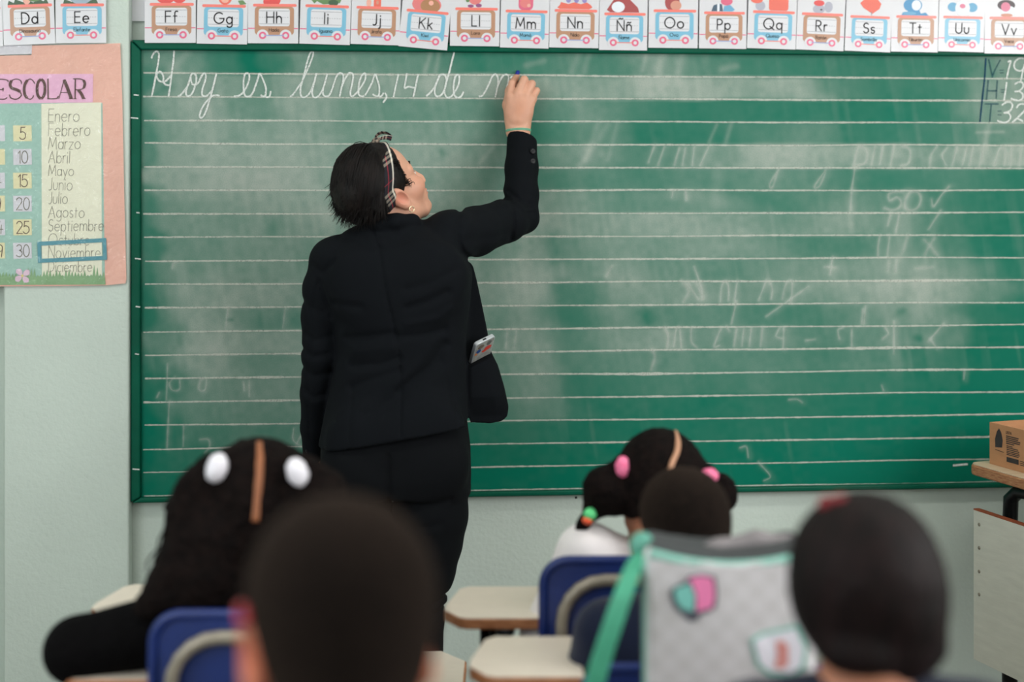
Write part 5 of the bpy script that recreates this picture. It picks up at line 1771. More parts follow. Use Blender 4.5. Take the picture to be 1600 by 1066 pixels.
def make_chair():
    c = empty('tablet_chair', (0, 0, 0))
    bow = lambda x: 0.35 * x * x
    # back shell
    mb = MB()
    nz, nx = 14, 16
    z0, z1, hw, rt = 0.50, 0.80, 0.20, 0.045
    vs = []
    for s_ in (0.004, -0.004):
        for j in range(nz + 1):
            z = z0 + (z1 - z0) * (j / nz)
            e = max(0, (z - (z1 - rt)) / rt)
            e2 = max(0, ((z0 + rt) - z) / rt)
            w_ = hw - rt + rt * math.sqrt(max(0, 1 - max(e, e2) ** 2))
            for i in range(nx + 1):
                x = w_ * (2 * i / nx - 1)
                vs.append((x, bow(x) + s_ + 0.04 * (z - z0), z))
    st = (nz + 1) * (nx + 1)
    fs = []
    for j in range(nz):
        for i in range(nx):
            a = j * (nx + 1) + i
            fs.append((a + 1, a, a + nx + 1, a + nx + 2))
            fs.append((st + a, st + a + 1, st + a + nx + 2, st + a + nx + 1))
    mb.add(vs, fs)
    bk = mb.build('backrest', m_plas, c, smooth=True)
    mb = MB()
    mb.tube([(x, bow(x) - 0.004 + 0.04 * (z - z0), z) for x, z in outline_xz(hw - 0.004, z0, z1 - 0.002, rt, rt)], 0.0085, 8, closed=True)
    mb.build('rim', m_plas, bk, smooth=True)
    # bent steel tube behind the shell that runs down into the rear legs
    mb = MB()
    hx, zt, r = 0.165, 0.768, 0.075
    P = [(-hx - 0.01, -0.03, 0.012), (-hx, -0.02, 0.42), (-hx, -0.010, 0.55)]
    P += [(-hx + r + r * math.cos(math.radians(a)), bow(hx) * .3 - 0.014 + 0.04 * (zt - z0), zt - r + r * math.sin(math.radians(a))) for a in (180, 162, 144, 126, 108, 90)]
    P += [(-x, y, z) for x, y, z in reversed(P)]
    mb.tube(P, 0.0105, 10)
    mb.build('back_tube', m_tube2, c, smooth=True)
    # seat
    mb = MB()
    mb.prism([(x, y) for x, y in rrect(-0.20, 0.02, 0.20, 0.315, 0.05)], lambda x, y, h: (x, y, h - 0.5 * max(0, 0.06 - y) * 0.2), 0.405, 0.42)
    mb.build('seat', m_plas, c, bevel=0.004)
    for s_ in (-1, 1):
        mb = MB()
        mb.tube([(s_ * 0.175, 0.285, 0.012), (s_ * 0.168, 0.27, 0.385), (s_ * 0.166, 0.25, 0.396), (s_ * 0.165, 0.0, 0.396), (s_ * 0.165, -0.018, 0.40)], 0.0105, 10)
        mb.build('leg', m_tube2, c, smooth=True)
        for y0, x0 in ((-0.03, 0.175), (0.285, 0.175)):
            mb = MB()
            mb.tube([(s_ * x0, y0, 0.0), (s_ * x0, y0, 0.02)], 0.0135, 10)
            mb.build('foot_cap', m_steel, c, smooth=True)
    mb = MB()
    mb.tube([(-0.171, 0.278, 0.20), (0.171, 0.278, 0.20)], 0.008, 8)
    mb.build('stretcher', m_tube2, c, smooth=True)
    # writing tablet on the left-hand side
    pl = [(-0.190, 0.07), (-0.190, 0.272), (-0.333, 0.272), (-0.350, 0.255), (-0.372, 0.148), (-0.372, 0.120), (-0.345, 0.077), (-0.330, 0.07)]
    pl = pl[::-1]
    mb = MB()
    mb.prism(pl, lambda x, y, h: (x, y, h), 0.660, 0.6792)
    tb = mb.build('writing_tablet', m_ply, c, bevel=0.003)
    cx = sum(p[0] for p in pl) / len(pl)
    cy = sum(p[1] for p in pl) / len(pl)
    mb = MB()
    mb.prism([(cx + (x - cx) * 0.985, cy + (y - cy) * 0.985) for x, y in pl], lambda x, y, h: (x, y, h), 0.6792, 0.6805)
    mb.build('laminate', m_lam, tb)
    for x, y in ((-0.300, 0.155), (-0.284, 0.192)):
        mb = MB()
        mb.tube([(x, y, 0.012), (x, y, 0.660)], 0.0095, 10)
        mb.build('tablet_post', m_steel, c, smooth=True)
    mb = MB()
    mb.tube([(-0.300, 0.155, 0.30), (-0.166, 0.14, 0.395)], 0.0085, 8)
    mb.build('bracket', m_steel, c, smooth=True)
    mb = MB()
    mb.tube([(-0.262, 0.085, 0.648), (-0.262, 0.085, 0.660)], [0.016, 0.018], 12)
    mb.build('bolt', m_steel, tb, smooth=True)
    return c


proto = make_chair()
CH = {'white': (1027, 2.45), 'left': (438, 2.14), 'boy': (1114, 2.15), 'empty': (446, 2.465), 'right': (1352, 1.50), 'near': (540, 1.075)}
chair_labels = {'white': 'blue plastic tablet chair of the girl in white with pink hair ties',
                'left': 'blue tablet chair of the girl with white hair bobbles',
                'boy': 'tablet chair of the boy behind the backpack, pale tablet beside green strap',
                'empty': 'tablet chair left of the teacher, only its pale tablet showing beside dark sleeve',
                'right': 'blue tablet chair of the girl with dark bobbed hair at right',
                'near': 'blue tablet chair of the short haired boy nearest the camera'}
chairs = {}
for i, (k, (u, d)) in enumerate(CH.items()):
    c = proto if i == 0 else copy_tree(proto)
    p = C2W(np.array([(u - 800) / F * d, d, 0.0]))
    c.location = tuple(p)
    c.rotation_euler = (0, 0, -YAW)
    tag(c, chair_labels[k], 'chair', 'blue tablet-arm school chairs')
    chairs[k] = c
    if k == 'boy':       # this chair has a low back that ends below the bag
        for ch in c.children:
            if ch.name.startswith('backrest'):
                ch.location = (0, 0, -0.085)
            if ch.name.startswith('back_tube'):
                ch.scale = (1, 1, 0.885)

# small wooden stool standing in front of the teacher
sx, sd = -0.272, 2.96
so = empty('wooden_stool', tuple(C2W(np.array([sx, sd, 0.0]))))
tag(so, 'low pale wooden stool in front of the teacher, mostly hidden by the nearest boy', 'stool')
to = lambda x, y, h: C2W(np.array([sx + x, sd + y, h]))
mb = MB()
mb.prism([(-.17, -.15), (.15, -.15), (.175, -.125), (.175, .085), (.12, .15), (-.15, .15), (-.17, .13)], to, 0.405, 0.4285)
se = mb.build('seat', m_ply, so, bevel=0.003)
mb = MB()
mb.prism([(-.166, -.146), (.148, -.146), (.171, -.123), (.171, .083), (.118, .146), (-.148, .146), (-.166, .127)], to, 0.4285, 0.43)
mb.build('laminate', m_lam, se)
for x in (-.13, .13):
    for y in (-.11, .11):
        mb = MB()
        mb.tube([to(x * 1.1, y * 1.1, 0.0), to(x, y, 0.405)], 0.011, 8)
        mb.build('leg', m_steel, so, smooth=True)

# ================================================================== children
m_shirt_w = mat('shirt_white', srgb(232, 226, 226), 0.85, var=0.04, vscale=20, bump=0.2, bscale=30)
m_shirt_n = mat('shirt_navy', srgb(16, 24, 46), 0.85, var=0.1, vscale=20, bump=0.2, bscale=30, spec=0.15, sheen=0.15)
m_shirt_k = mat('sweater_black', srgb(8, 7, 8), 0.95, var=0.2, vscale=60, bump=0.4, bscale=120, spec=0.08)
m_khaki = mat('trousers_khaki', srgb(150, 132, 104), 0.85, var=0.06, vscale=30, bump=0.1)
m_bob_w = mat('bobble_white', srgb(236, 232, 240), 0.35, var=0.03, coat=0.3)
m_tie_p = mat('hair_tie_pink', srgb(236, 92, 140), 0.6, col2=srgb(246, 140, 176), vscale=120, bump=0.3, bscale=200)
m_tie_g = mat('hair_tie_green', srgb(92, 206, 130), 0.5, var=0.2, vscale=60)
m_tie_o = mat('hair_tie_orange', srgb(236, 92, 50), 0.5, var=0.2, vscale=60)
m_tie_r = mat('hair_tie_red', srgb(120, 10, 24), 0.6, var=0.15, vscale=80)
SKB = {'brown': np.array(srgb(150, 94, 68)), 'dark': np.array(srgb(112, 66, 50)), 'tan': np.array(srgb(178, 118, 90))}


def child(label, head, s, chair, skin, shirt, yaw=90.0, pitch=-8.0, arms=None, h=0.0055, earscale=1.0, eartint=None, sh_drop=0.0, trousers=None, sh_w=.125, sleeve=(.056, .052, .038), r_drop=0.0):
    u, v, d = head
    O = Q(u, v, d)
    R = frame_head(math.radians(yaw), math.radians(pitch))
    cu, cdp = CH[chair]
    cx = (cu - 800) / F * cdp
    hip = np.array([cx, cdp + .13, .485])
    N = O + np.array((0, -.028, -.125)) * s
    sh = [N + np.array((sg * sh_w, -.005, -.045 - sh_drop - (r_drop if sg > 0 else 0))) for sg in (-1, 1)]
    kn_ = [np.array([cx + sg * .085, cdp + .31, .478]) for sg in (-1, 1)]
    an = [np.array([cx + sg * .085, cdp + .26, .085]) for sg in (-1, 1)]
    if arms is None:
        arms = [None, None]
    A_ = []
    for i, sg in enumerate((-1, 1)):
        if arms[i] is not None:
            A_.append([sh[i]] + [np.asarray(p, float) for p in arms[i]])
        else:
            e = sh[i] + np.array((sg * .045, .05, -.19))
            A_.append([sh[i], e, np.array([cx + sg * .07, cdp + .30, max(.575, e[2] - .10)])])
    allp = np.array([O + .13, O - .13, hip, *kn_, *an, *[p for a in A_ for p in a]])
    lo, hi = allp.min(0) - .11, allp.max(0) + .14
    lo[2] = -.01
    zz = np.concatenate([np.arange(lo[2], O[2] - .2, .0085), np.arange(O[2] - .2, hi[2], .0038)])
    g = Grid(np.arange(lo[0], hi[0], .0046), np.arange(lo[1], hi[1], .0046), zz)
    P = add_head(g, O, R, s, earscale=earscale)
    g.cone(O + R @ np.array((-.03, 0, -.06)) * s, N, .043 * s, .046 * s, .03)
    for sg, a in zip((-1, 1), sh):
        g.cone(hip + np.array((sg * .045, 0, .02)), N + np.array((sg * .055, 0, -.08)), .088, .07, .04)
        g.cone(N + np.array((sg * .02, 0, -.03)), a, .045, .042, .03)
    for i in (0, 1):
        g.chain(A_[i], [.040, .033, .024] if len(A_[i]) == 3 else [.04, .035, .03, .024], .01)
        e = A_[i][-1]
        fw = (A_[i][-1] - A_[i][-2])
        fw /= np.linalg.norm(fw)
        side_ = np.cross(fw, (0, 0, 1.0))
        side_ /= np.linalg.norm(side_)
        g.cone(e, e + fw * .05, .024, .022, .01)
        for q, ln in ((-.020, .050), (-.007, .058), (.006, .055), (.018, .044)):
            b0 = e + fw * .055 + side_ * q
            b1 = b0 + fw * ln * .55 + np.array((0, 0, -.004))
            g.chain([b0, b1, b1 + fw * ln * .4 + np.array((0, 0, -.016))], [.0085, .0078, .0065], .003)
        tsg = 1 if i == 0 else -1
        g.chain([e + side_ * tsg * .014, e + side_ * tsg * .032 + fw * .03, e + side_ * tsg * .036 + fw * .055], [.011, .0095, .0075], .004)
        g.chain([hip + np.array(((-1, 1)[i] * .06, 0, 0)), kn_[i], an[i]], [.062, .046, .034], .02)
        g.cone(an[i] + np.array((0, -.02, -.05)), an[i] + np.array((0, .11, -.058)), .030, .026, .015)
    tint = [(P(-.012, sg * .082, -.006), .034 * s, eartint if eartint is not None else SKB[skin] * np.array((1.15, .95, .9))) for sg in (-1, 1)]
    o = sdf_obj('person', g, m_skin_b, None, tuple(C2W(np.array([cx, cdp + .2, 0.0]))), colour=skin_tint(SKB[skin], red=tint))
    tag(o, label, 'person', 'pupils seated in the classroom')
    # shirt or sweater
    sg_ = Grid(np.arange(lo[0], hi[0], h), np.arange(lo[1], hi[1], h), np.arange(.42, N[2] + .10, h))
    for sg, a in zip((-1, 1), sh):
        sg_.cone(hip + np.array((sg * .048, 0, .02)), N + np.array((sg * .06, 0, -.08)), .104, .084, .04)
        sg_.cone(N + np.array((sg * .025, -.004, -.028)), a, .052, .056, .03)
    for i in (0, 1):
        pts = A_[i]
        full = shirt is m_shirt_k or shirt is m_shirt_w
        pts = [pts[0], pts[1]] + ([pts[1] + (pts[2] - pts[1]) * .85] if full else [])
        if not full:
            pts[1] = pts[0] + (pts[1] - pts[0]) * .85
        sg_.chain(pts, sleeve[:len(pts)], .012)
    sg_.cone(N + np.array((0, -.002, -.02)), N + np.array((0, .004, .018)), .052 * s + .006, .046 * s + .006, .012)
    sdf_obj('shirt' if shirt is not m_shirt_k else 'sweater', sg_, shirt, o)
    tg_ = Grid(np.arange(cx - .24, cx + .24, .007), np.arange(cdp, cdp + .62, .007), np.arange(.03, .64, .007))
    for i, sg in enumerate((-1, 1)):
        tg_.cone(hip + np.array((sg * .05, 0, .04)), hip + np.array((sg * .06, 0, 0)), .10, .08, .02)
        tg_.chain([hip + np.array((sg * .06, 0, -.0)), kn_[i], an[i] + np.array((0, 0, .02))], [.070, .056, .046], .02)
    tg_.d = np.maximum(tg_.d, .4215 - tg_.ax[2][None, None, :] + np.where(tg_.ax[1][None, :, None] > cdp + .318, 9 * -1, 0)).astype(np.float32)
    sdf_obj('trousers', tg_, trousers or m_khaki, o)
    for a in an:
        g2 = Grid.uni(a - np.array((.06, .08, .10)), a + np.array((.06, .17, .0)), .005)
        g2.cone(a + np.array((0, -.02, -.052)), a + np.array((0, .115, -.06)), .036, .030, .02)
        g2.d = np.maximum(g2.d, .003 - g2.ax[2][None, None, :]).astype(np.float32)
        sdf_obj('shoe', g2, m_shoe, o)
    return o, O, R, P


def fuzz(g, amp, f):
    X, Y, Z = g.ax[0][:, None, None], g.ax[1][None, :, None], g.ax[2][None, None, :]
    g.d = (g.d + amp * np.sin(X * f + 3 * np.sin(Z * f * .7)) * np.sin(Y * f * 1.1 + 2 * np.sin(X * f * .6)) * np.sin(Z * f * .9 + 2.5 * np.sin(Y * f * .5))).astype(np.float32)


def hair_cap(O, R, s, grow=.008, h=.0042, pad=.15, nape=-.035):
    """cap of hair over the skull, cut out for face, ears and nape; returned as an open grid"""
    g = Grid.uni(O - pad, O + pad, h)
    q = lambda *p: O + R @ np.array(p) * s
    g.ell(q(-.016, 0, .042), np.array((.096, .077, .082)) * s + grow, R, 0)
    g.ell(q(-.035, 0, .0), np.array((.072, .066, .075)) * s + grow * .8, R, .02)
    g.ell(q(.026, 0, .052), np.array((.062, .066, .060)) * s + grow * .8, R, .02)
    g.ell(q(.105, 0, -.03), np.array((.062, .12, .095)) * s, R, .012, True)
    for y in (-1, 1):
        g.ell(q(.010, y * .095, -.030), np.array((.044, .030, .040)) * s, R, .006, True)
    g.ell(q(-.03, 0, -.115 + (nape + .035)), np.array((.14, .12, .070)) * s, R, .01, True)
    return g, q


def band_tie(o, c, r, m, name, R=None, h=.0022):
    g = Grid.uni(np.array(c) - max(r) * 1.4, np.array(c) + max(r) * 1.4, h)
    g.ell(c, r, R, 0)
    fuzz(g, .0016, 300)
    return sdf_obj(name, g, m, o)


# --- girl in white with pink ties
o, O, R, P = child('girl in white shirt with pink hair ties and two puffed pigtails, leaning over her chair', (1032, 776, 2.62), .88, 'white', 'brown', m_shirt_w, yaw=80, pitch=-18,
                   arms=[[(.056, 2.57, .635), (.15, 2.74, .69)], None], sh_drop=-.055, sh_w=.135, r_drop=.09, sleeve=(.058, .040, .034), trousers=m_shirt_n)
g, q = hair_cap(O, R, .88, .014, pad=.2)
tl, tr_ = Q(972, 728, 2.575), Q(1106, 741, 2.575)
g.cone(Q(1000, 735, 2.60), tl, .04, .017, .02)
g.cone(Q(1075, 740, 2.60), tr_, .04, .017, .02)
g.ell(Q(951, 768, 2.58), (.050, .042, .043), np.array(Matrix.Rotation(math.radians(38), 3, 'Y')), .012)
g.cone(tl, Q(955, 752, 2.585), .016, .03, .012)
g.chain([Q(932, 785, 2.58), Q(928, 795, 2.575), Q(921, 806, 2.57)], [.026, .019, .012], .01)
g.chain([Q(921, 806, 2.57), Q(912, 818, 2.57), Q(903, 826, 2.57)], [.010, .014, .006], .004)
g.ell(Q(1122, 772, 2.62), (.036, .036, .040), None, .012)
fuzz(g, .0022, 190)
hr = sdf_obj('hair', g, m_curl, o)
band_tie(o, tl + np.array((0, -.014, 0)), (.0135, .015, .021), m_tie_p, 'hair_tie')
band_tie(o, tr_ + np.array((0, -.014, 0)), (.017, .014, .014), m_tie_p, 'hair_tie')
c_ = Q(922, 804, 2.555)
band_tie(o, c_, (.012, .012, .012), m_tie_g, 'hair_tie')
band_tie(o, Q(918, 813, 2.553), (.010, .010, .008), m_tie_o, 'hair_bead')


def parting(o, pts_px, dep, r, col, name='hair_parting'):
    P_ = [Q(u, v, d) for (u, v), d in zip(pts_px, dep)]
    P_ = catmull(P_, 5)
    mb = MB()
    mb.tube([C2W(p) for p in P_], r, 8)
    return mb.build(name, col, o, smooth=True)


def surf_depth(g, u, v, d0, d1):
    """first hit of the camera ray through pixel (u, v) with a grid's surface"""
    for d in np.arange(d0, d1, .0015):
        p = Q(u, v, d)
        i = [int(np.clip(np.searchsorted(a, c), 0, len(a) - 1)) for a, c in zip(g.ax, p)]
        if g.d[i[0], i[1], i[2]] < 0:
            return d
    return d1


m_part = mat('parting_skin_light', srgb(186, 138, 108), 0.6, var=0.08, vscale=90)
m_part2 = mat('parting_skin', srgb(150, 92, 58), 0.6, var=0.08, vscale=90)
px_ = [(1055, 676), (1059, 690), (1058, 705), (1051, 722), (1046, 738), (1042, 755)]
parting(hr, px_, [surf_depth(g, u, v, 2.4, 2.68) for u, v in px_], .0052, m_part)

# --- boy in front of the backpack
o, O, R, P = child('boy with cropped dark hair sitting behind the grey backpack', (1069, 838, 2.33), .86, 'boy', 'brown', m_shirt_n, yaw=96, pitch=-4, arms=None)
g, q = hair_cap(O, R, .86, .007)
fuzz(g, .0008, 500)
sdf_obj('hair', g, m_crop, o)
# white collar showing beside the backpack
g = Grid.uni(Q(1030, 856, 2.25) - .05, Q(1030, 856, 2.25) + .05, .003)
g.chain([Q(1014, 852, 2.27), Q(1030, 850, 2.245), Q(1044, 862, 2.235)], [.010, .013, .010], .008)
sdf_obj('collar', g, m_shirt_w, o)

# --- girl with the white bobbles
o, O, R, P = child('girl in black sweater with white hair bobbles and long curly hair, at left', (405, 806, 2.30), .90, 'left', 'brown', m_shirt_k, yaw=92, pitch=-10,
                   arms=[[Q(122, 1016, 2.26), Q(225, 992, 2.42)], None], sh_drop=.01, trousers=m_shirt_n)
g, q = hair_cap(O, R, .90, .013, h=.005, pad=.34, nape=-.08)
bl, br = Q(343, 727, 2.235), Q(468, 734, 2.235)
g.cone(Q(375, 735, 2.28), bl, .04, .018, .02)
g.cone(Q(440, 735, 2.28), br, .04, .018, .02)
for ch_ in ([(330, 736, 2.25), (314, 765, 2.25), (302, 800, 2.25), (300, 850, 2.235), (288, 893, 2.225), (262, 925, 2.22), (232, 948, 2.22)],
            [(345, 790, 2.24), (338, 840, 2.225), (330, 890, 2.225), (310, 925, 2.225)],
            [(482, 742, 2.25), (497, 775, 2.25), (500, 830, 2.24), (490, 880, 2.23), (480, 915, 2.23)]):
    n = len(ch_)
    g.chain([Q(*p) for p in ch_], [.026, .034, .040, .040, .042, .036, .022][:n] if n > 5 else [.03, .042, .046, .044, .03][:n], .02)
g.ell(Q(405, 840, 2.245), (.085, .035, .09), None, .03)
g.ell(Q(408, 905, 2.25), (.10, .03, .06), None, .03)
g.ell(Q(395, 922, 2.232), (.075, .034, .05), None, .02)
fuzz(g, .004, 120)
fuzz(g, .002, 260)
hr = sdf_obj('hair', g, m_curl, o)
px_ = [(405, 694), (406, 715), (405, 745), (402, 775), (399, 815)]
parting(hr, px_, [surf_depth(g, u, v, 2.0, 2.34) + .001 for u, v in px_], .0062, m_part2)
for c_, a_ in ((bl, 16), (br, -20)):
    band_tie(o, c_ + np.array((0, -.02, 0)), (.0165, .016, .024), m_bob_w, 'hair_bobble', np.array(Matrix.Rotation(math.radians(a_), 3, 'Y')))
mb = MB()
rs = np.random.RandomState(9)
for i in range(300):
    a_ = Q(rs.uniform(282, 325), rs.uniform(760, 900), 2.22) if i < 230 else Q(rs.uniform(480, 505), rs.uniform(770, 880), 2.22)
    L = rs.uniform(.05, .13)
    dx = rs.uniform(-.55, .05) if i < 230 else rs.uniform(-.1, .2)
    ph0, fr_ = rs.uniform(0, 6), rs.uniform(60, 110)
    P_ = [a_ + np.array((dx * t_ * L + .005 * math.sin(ph0 + fr_ * t_ * L), .004 * math.cos(ph0 + fr_ * t_ * L), -t_ * L)) for t_ in np.linspace(0, 1, 12)]
    mb.tube([C2W(p) for p in P_], [.0016] * 11 + [.0006], 4)
cs_ = mb.build('curls', m_curl, hr, smooth=True)
cs_['kind'] = 'stuff'

# --- girl with the dark bob at the right
o, O, R, P = child('girl with dark bobbed hair and a red hair tie, in front of the teacher desk', (1346, 925, 1.66), .86, 'right', 'tan', m_shirt_n, yaw=84, pitch=-2, arms=None, trousers=m_shirt_n)
g = Grid.uni(O - .18, O + .18, .0042)
g.ell(Q(1352, 893, 1.655), (.0875, .098, .092), None, 0)
g.ell(Q(1395, 950, 1.65), (.058, .075, .072), None, .03)
g.ell(Q(1320, 950, 1.66), (.055, .075, .056), None, .03)
g.ell(Q(1432, 1002, 1.66), (.034, .045, .036), None, .02)
g.ell(Q(1390, 1020, 1.625), (.045, .04, .035), None, .02)
g.ell(Q(1340, 1012, 1.615), (.045, .05, .030), None, .02)
g.ell(O + R @ np.array((.098, 0, -.02)) * .86, np.array((.055, .06, .085)) * .86, R, .012, True)
fuzz(g, .0018, 230)
m_hair2 = mat('hair_dark_red_brown', srgb(12, 8, 8), 0.6, col2=srgb(30, 18, 18), vscale=50, stretch=(1, 1, .25), bump=0.4, bscale=120, spec=0.14)
hr = sdf_obj('hair', g, m_hair2, o)
band_tie(o, Q(1292, 788, 1.655), (.011, .012, .010), m_tie_r, 'hair_tie')
band_tie(o, Q(1312, 782, 1.65), (.010, .011, .008), m_tie_r, 'hair_tie')

# --- boy nearest the camera
o, O, R, P = child('boy with short cropped hair sitting nearest the camera, seen from behind', (531, 1000, 1.25), .97, 'near', 'tan', m_shirt_n, yaw=107, pitch=-6, arms=None, earscale=1.2, eartint=np.array(srgb(214, 116, 84)), trousers=m_khaki)
g, q = hair_cap(O, R, .97, .008, h=.0036, nape=-.06)
fuzz(g, .0008, 600)
sdf_obj('hair', g, m_crop, o)
# red spectacle arm over the left ear
mb = MB()
P_ = [P(.03, .083, .030), P(.004, .0865, .034), P(-.012, .088, .033), P(-.022, .088, .026)]
mb.tube([C2W(p) for p in catmull(P_, 4)], .0046, 8)
mb.build('spectacle_arm', mat('spectacle_red', srgb(205, 30, 52), 0.25, coat=0.4), o, smooth=True)

# ================================================================== backpack hanging on the boy's chair
bc = np.array([.303, 2.035, .776])
bpk = empty('backpack', tuple(C2W(bc + np.array((0, 0, -.18)))))
tag(bpk, 'light grey patterned backpack with mint green trim and strap, behind the boy', 'backpack')
m_bp = bpy.data.materials.new('backpack_cloth')
m_bp.use_nodes = True
t = m_bp.node_tree
b = t.nodes['Principled BSDF']
b.inputs['Roughness'].default_value = 0.7
tc = nd(t, 'ShaderNodeTexCoord')
mp = nd(t, 'ShaderNodeMapping')
mp.inputs['Scale'].default_value = (50, 0.001, 50)
t.links.new(tc.outputs['Object'], mp.inputs[0])
ck = nd(t, 'ShaderNodeTexChecker')
ck.inputs['Scale'].default_value = 1.0
ck.inputs['Color1'].default_value = (*srgb(214, 211, 214), 1)
ck.inputs['Color2'].default_value = (*srgb(206, 203, 205), 1)
t.links.new(mp.outputs[0], ck.inputs['Vector'])
t.links.new(ck.outputs[0], b.inputs['Base Color'])
m_mint = mat('backpack_mint', srgb(136, 192, 178), 0.6, var=0.06, vscale=60, bump=0.1, bscale=300)
m_strap = mat('backpack_strap_green', srgb(72, 168, 134), 0.55, var=0.08, vscale=60, bump=0.15, bscale=300)
m_bside = mat('backpack_side', srgb(60, 62, 64), 0.8, var=0.12, vscale=40)
m_bgrey = mat('backpack_handle_grey', srgb(128, 122, 124), 0.7, var=0.08, vscale=40)
g = Grid.uni(bc - np.array((.16, .10, .21)), bc + np.array((.16, .11, .20)), .004)


def rbox(c, hs, r):
    def f(X, Y, Z):
        a, b_, e = np.abs(X - c[0]) - hs[0] + r, np.abs(Y - c[1]) - hs[1] + r, np.abs(Z - c[2]) - hs[2] + r
        return np.sqrt(np.maximum(a, 0) ** 2 + np.maximum(b_, 0) ** 2 + np.maximum(e, 0) ** 2) + np.minimum(np.maximum(a, np.maximum(b_, e)), 0) - r
    return f


g.put(rbox(bc, (.116, .058, .172), .022), bc - .2, bc + .2)
X, Y, Z = g.ax[0][:, None, None], g.ax[1][None, :, None], g.ax[2][None, None, :]
# slack upper edge: the mouth dips in the middle
dip = bc[2] + .172 - .018 * np.clip(1 - ((X - bc[0]) / .116) ** 2, 0, 1)
g.d = np.maximum(g.d, Z - dip).astype(np.float32)
main = sdf_obj('main_body', g, m_bside, bpk)
g = Grid.uni(bc - np.array((.16, .10, .21)), bc + np.array((.16, .0, .20)), .0036)
g.put(rbox(bc + np.array((0, -.048, 0)), (.119, .019, .170), .016), bc - .2, bc + .2)
X, Y, Z = g.ax[0][:, None, None], g.ax[1][None, :, None], g.ax[2][None, None, :]
dip = bc[2] + .168 - .020 * np.clip(1 - ((X - bc[0]) / .119) ** 2, 0, 1)
g.d = np.maximum(g.d, Z - dip).astype(np.float32)
g.d = (g.d - .006 * np.exp(-((X - bc[0]) / .08) ** 2 - ((Z - bc[2]) / .12) ** 2)).astype(np.float32)
fp_ = sdf_obj('front_panel', g, m_bp, bpk)
yf = bc[1] - .069
mb = MB()
mb.tube([C2W(np.array([bc[0] + x, yf + .008, bc[2] + .164 - .020 * (1 - (x / .119) ** 2)])) for x in np.linspace(-.112, .116, 24)], .0072, 10)
mb.build('top_binding', m_mint, bpk, smooth=True)
mb = MB()
mb.tube([C2W(np.array([bc[0] - .117, yf + .012, bc[2] + z])) for z in np.linspace(.155, -.165, 12)], .004, 8)
mb.build('side_piping', m_mint, bpk, smooth=True)
# carrying handle / turned-back flap behind the mouth
g = Grid.uni(bc + np.array((-.14, -.05, .10)), bc + np.array((.15, .10, .24)), .0036)
g.chain([bc + np.array((-.06, .01, .130)), bc + np.array((-.005, .015, .147)), bc + np.array((.05, .018, .157)), bc + np.array((.095, .015, .152)), bc + np.array((.112, .01, .130))], [.012, .015, .016, .015, .012], .01)
g.chain([bc + np.array((-.07, .03, .120)), bc + np.array((.02, .032, .132)), bc + np.array((.10, .03, .125))], [.02, .022, .02], .01)
sdf_obj('handle', g, m_bgrey, bpk)
# shoulder strap at the left
g = Grid.uni(Q(995, 852, 2.0) - .05, Q(995, 852, 2.0) + .05, .003)
g.ell(Q(1003, 853, 2.03), (.018, .018, .020), None, 0)
sdf_obj('strap_anchor', g, mat('backpack_mint_dark', srgb(92, 160, 142), 0.6), bpk)
sp_ = [(1001, 862, 2.02), (990, 885, 1.985), (975, 925, 1.955), (958, 975, 1.945), (940, 1030, 1.945), (925, 1085, 1.95), (918, 1130, 1.97)]
C_ = catmull([Q(*p) for p in sp_], 5)
Wd = .0155
mb = MB()
vs, n = [], len(C_)
for i, p in enumerate(C_):
    a_ = np.array((.95, -.15, .28))
    a_ /= np.linalg.norm(a_)
    nn = np.array((.1, -1, .1))
    nn /= np.linalg.norm(nn)
    w_ = Wd * (1 - .35 * math.exp(-i / 4))
    for k, hh in ((-1, .003), (1, .003), (1, -.003), (-1, -.003)):
        vs.append(C2W(p + a_ * k * w_ + nn * hh))
fs = [(4 * i + k, 4 * i + (k + 1) % 4, 4 * i + 4 + (k + 1) % 4, 4 * i + 4 + k) for i in range(n - 1) for k in range(4)] + [(3, 2, 1, 0), (4 * n - 4, 4 * n - 3, 4 * n - 2, 4 * n - 1)]
mb.add(vs, fs)
mb.build('shoulder_strap', m_strap, bpk, bevel=0.0015)
# sewn patches
def on_front(u, v, lift):
    d = surf_depth(g_front, u, v, 1.9, 2.1)
    return C2W(Q(u, v, d - lift))


g_front = Grid.uni(bc - np.array((.16, .10, .21)), bc + np.array((.16, .0, .20)), .0036)
g_front.put(rbox(bc + np.array((0, -.048, 0)), (.119, .019, .170), .016), bc - .2, bc + .2)
X, Y, Z = g_front.ax[0][:, None, None], g_front.ax[1][None, :, None], g_front.ax[2][None, None, :]
g_front.d = (g_front.d - .006 * np.exp(-((X - bc[0]) / .08) ** 2 - ((Z - bc[2]) / .12) ** 2)).astype(np.float32)


def patch(name, poly, m, lift, parent=bpk):
    cu_, cv_2 = sum(p[0] for p in poly) / len(poly), sum(p[1] for p in poly) / len(poly)
    mb = MB()
    n = len(poly)
    top = [on_front(cu_, cv_2, lift)] + [on_front(u, v, lift) for u, v in poly]
    bot = [on_front(u, v, lift - .0025) for u, v in poly]
    mb.add(top + bot, [(0, 1 + (i + 1) % n, 1 + i) for i in range(n)] + [(1 + i, 1 + (i + 1) % n, n + 1 + (i + 1) % n, n + 1 + i) for i in range(n)])
    return mb.build(name, m, parent)


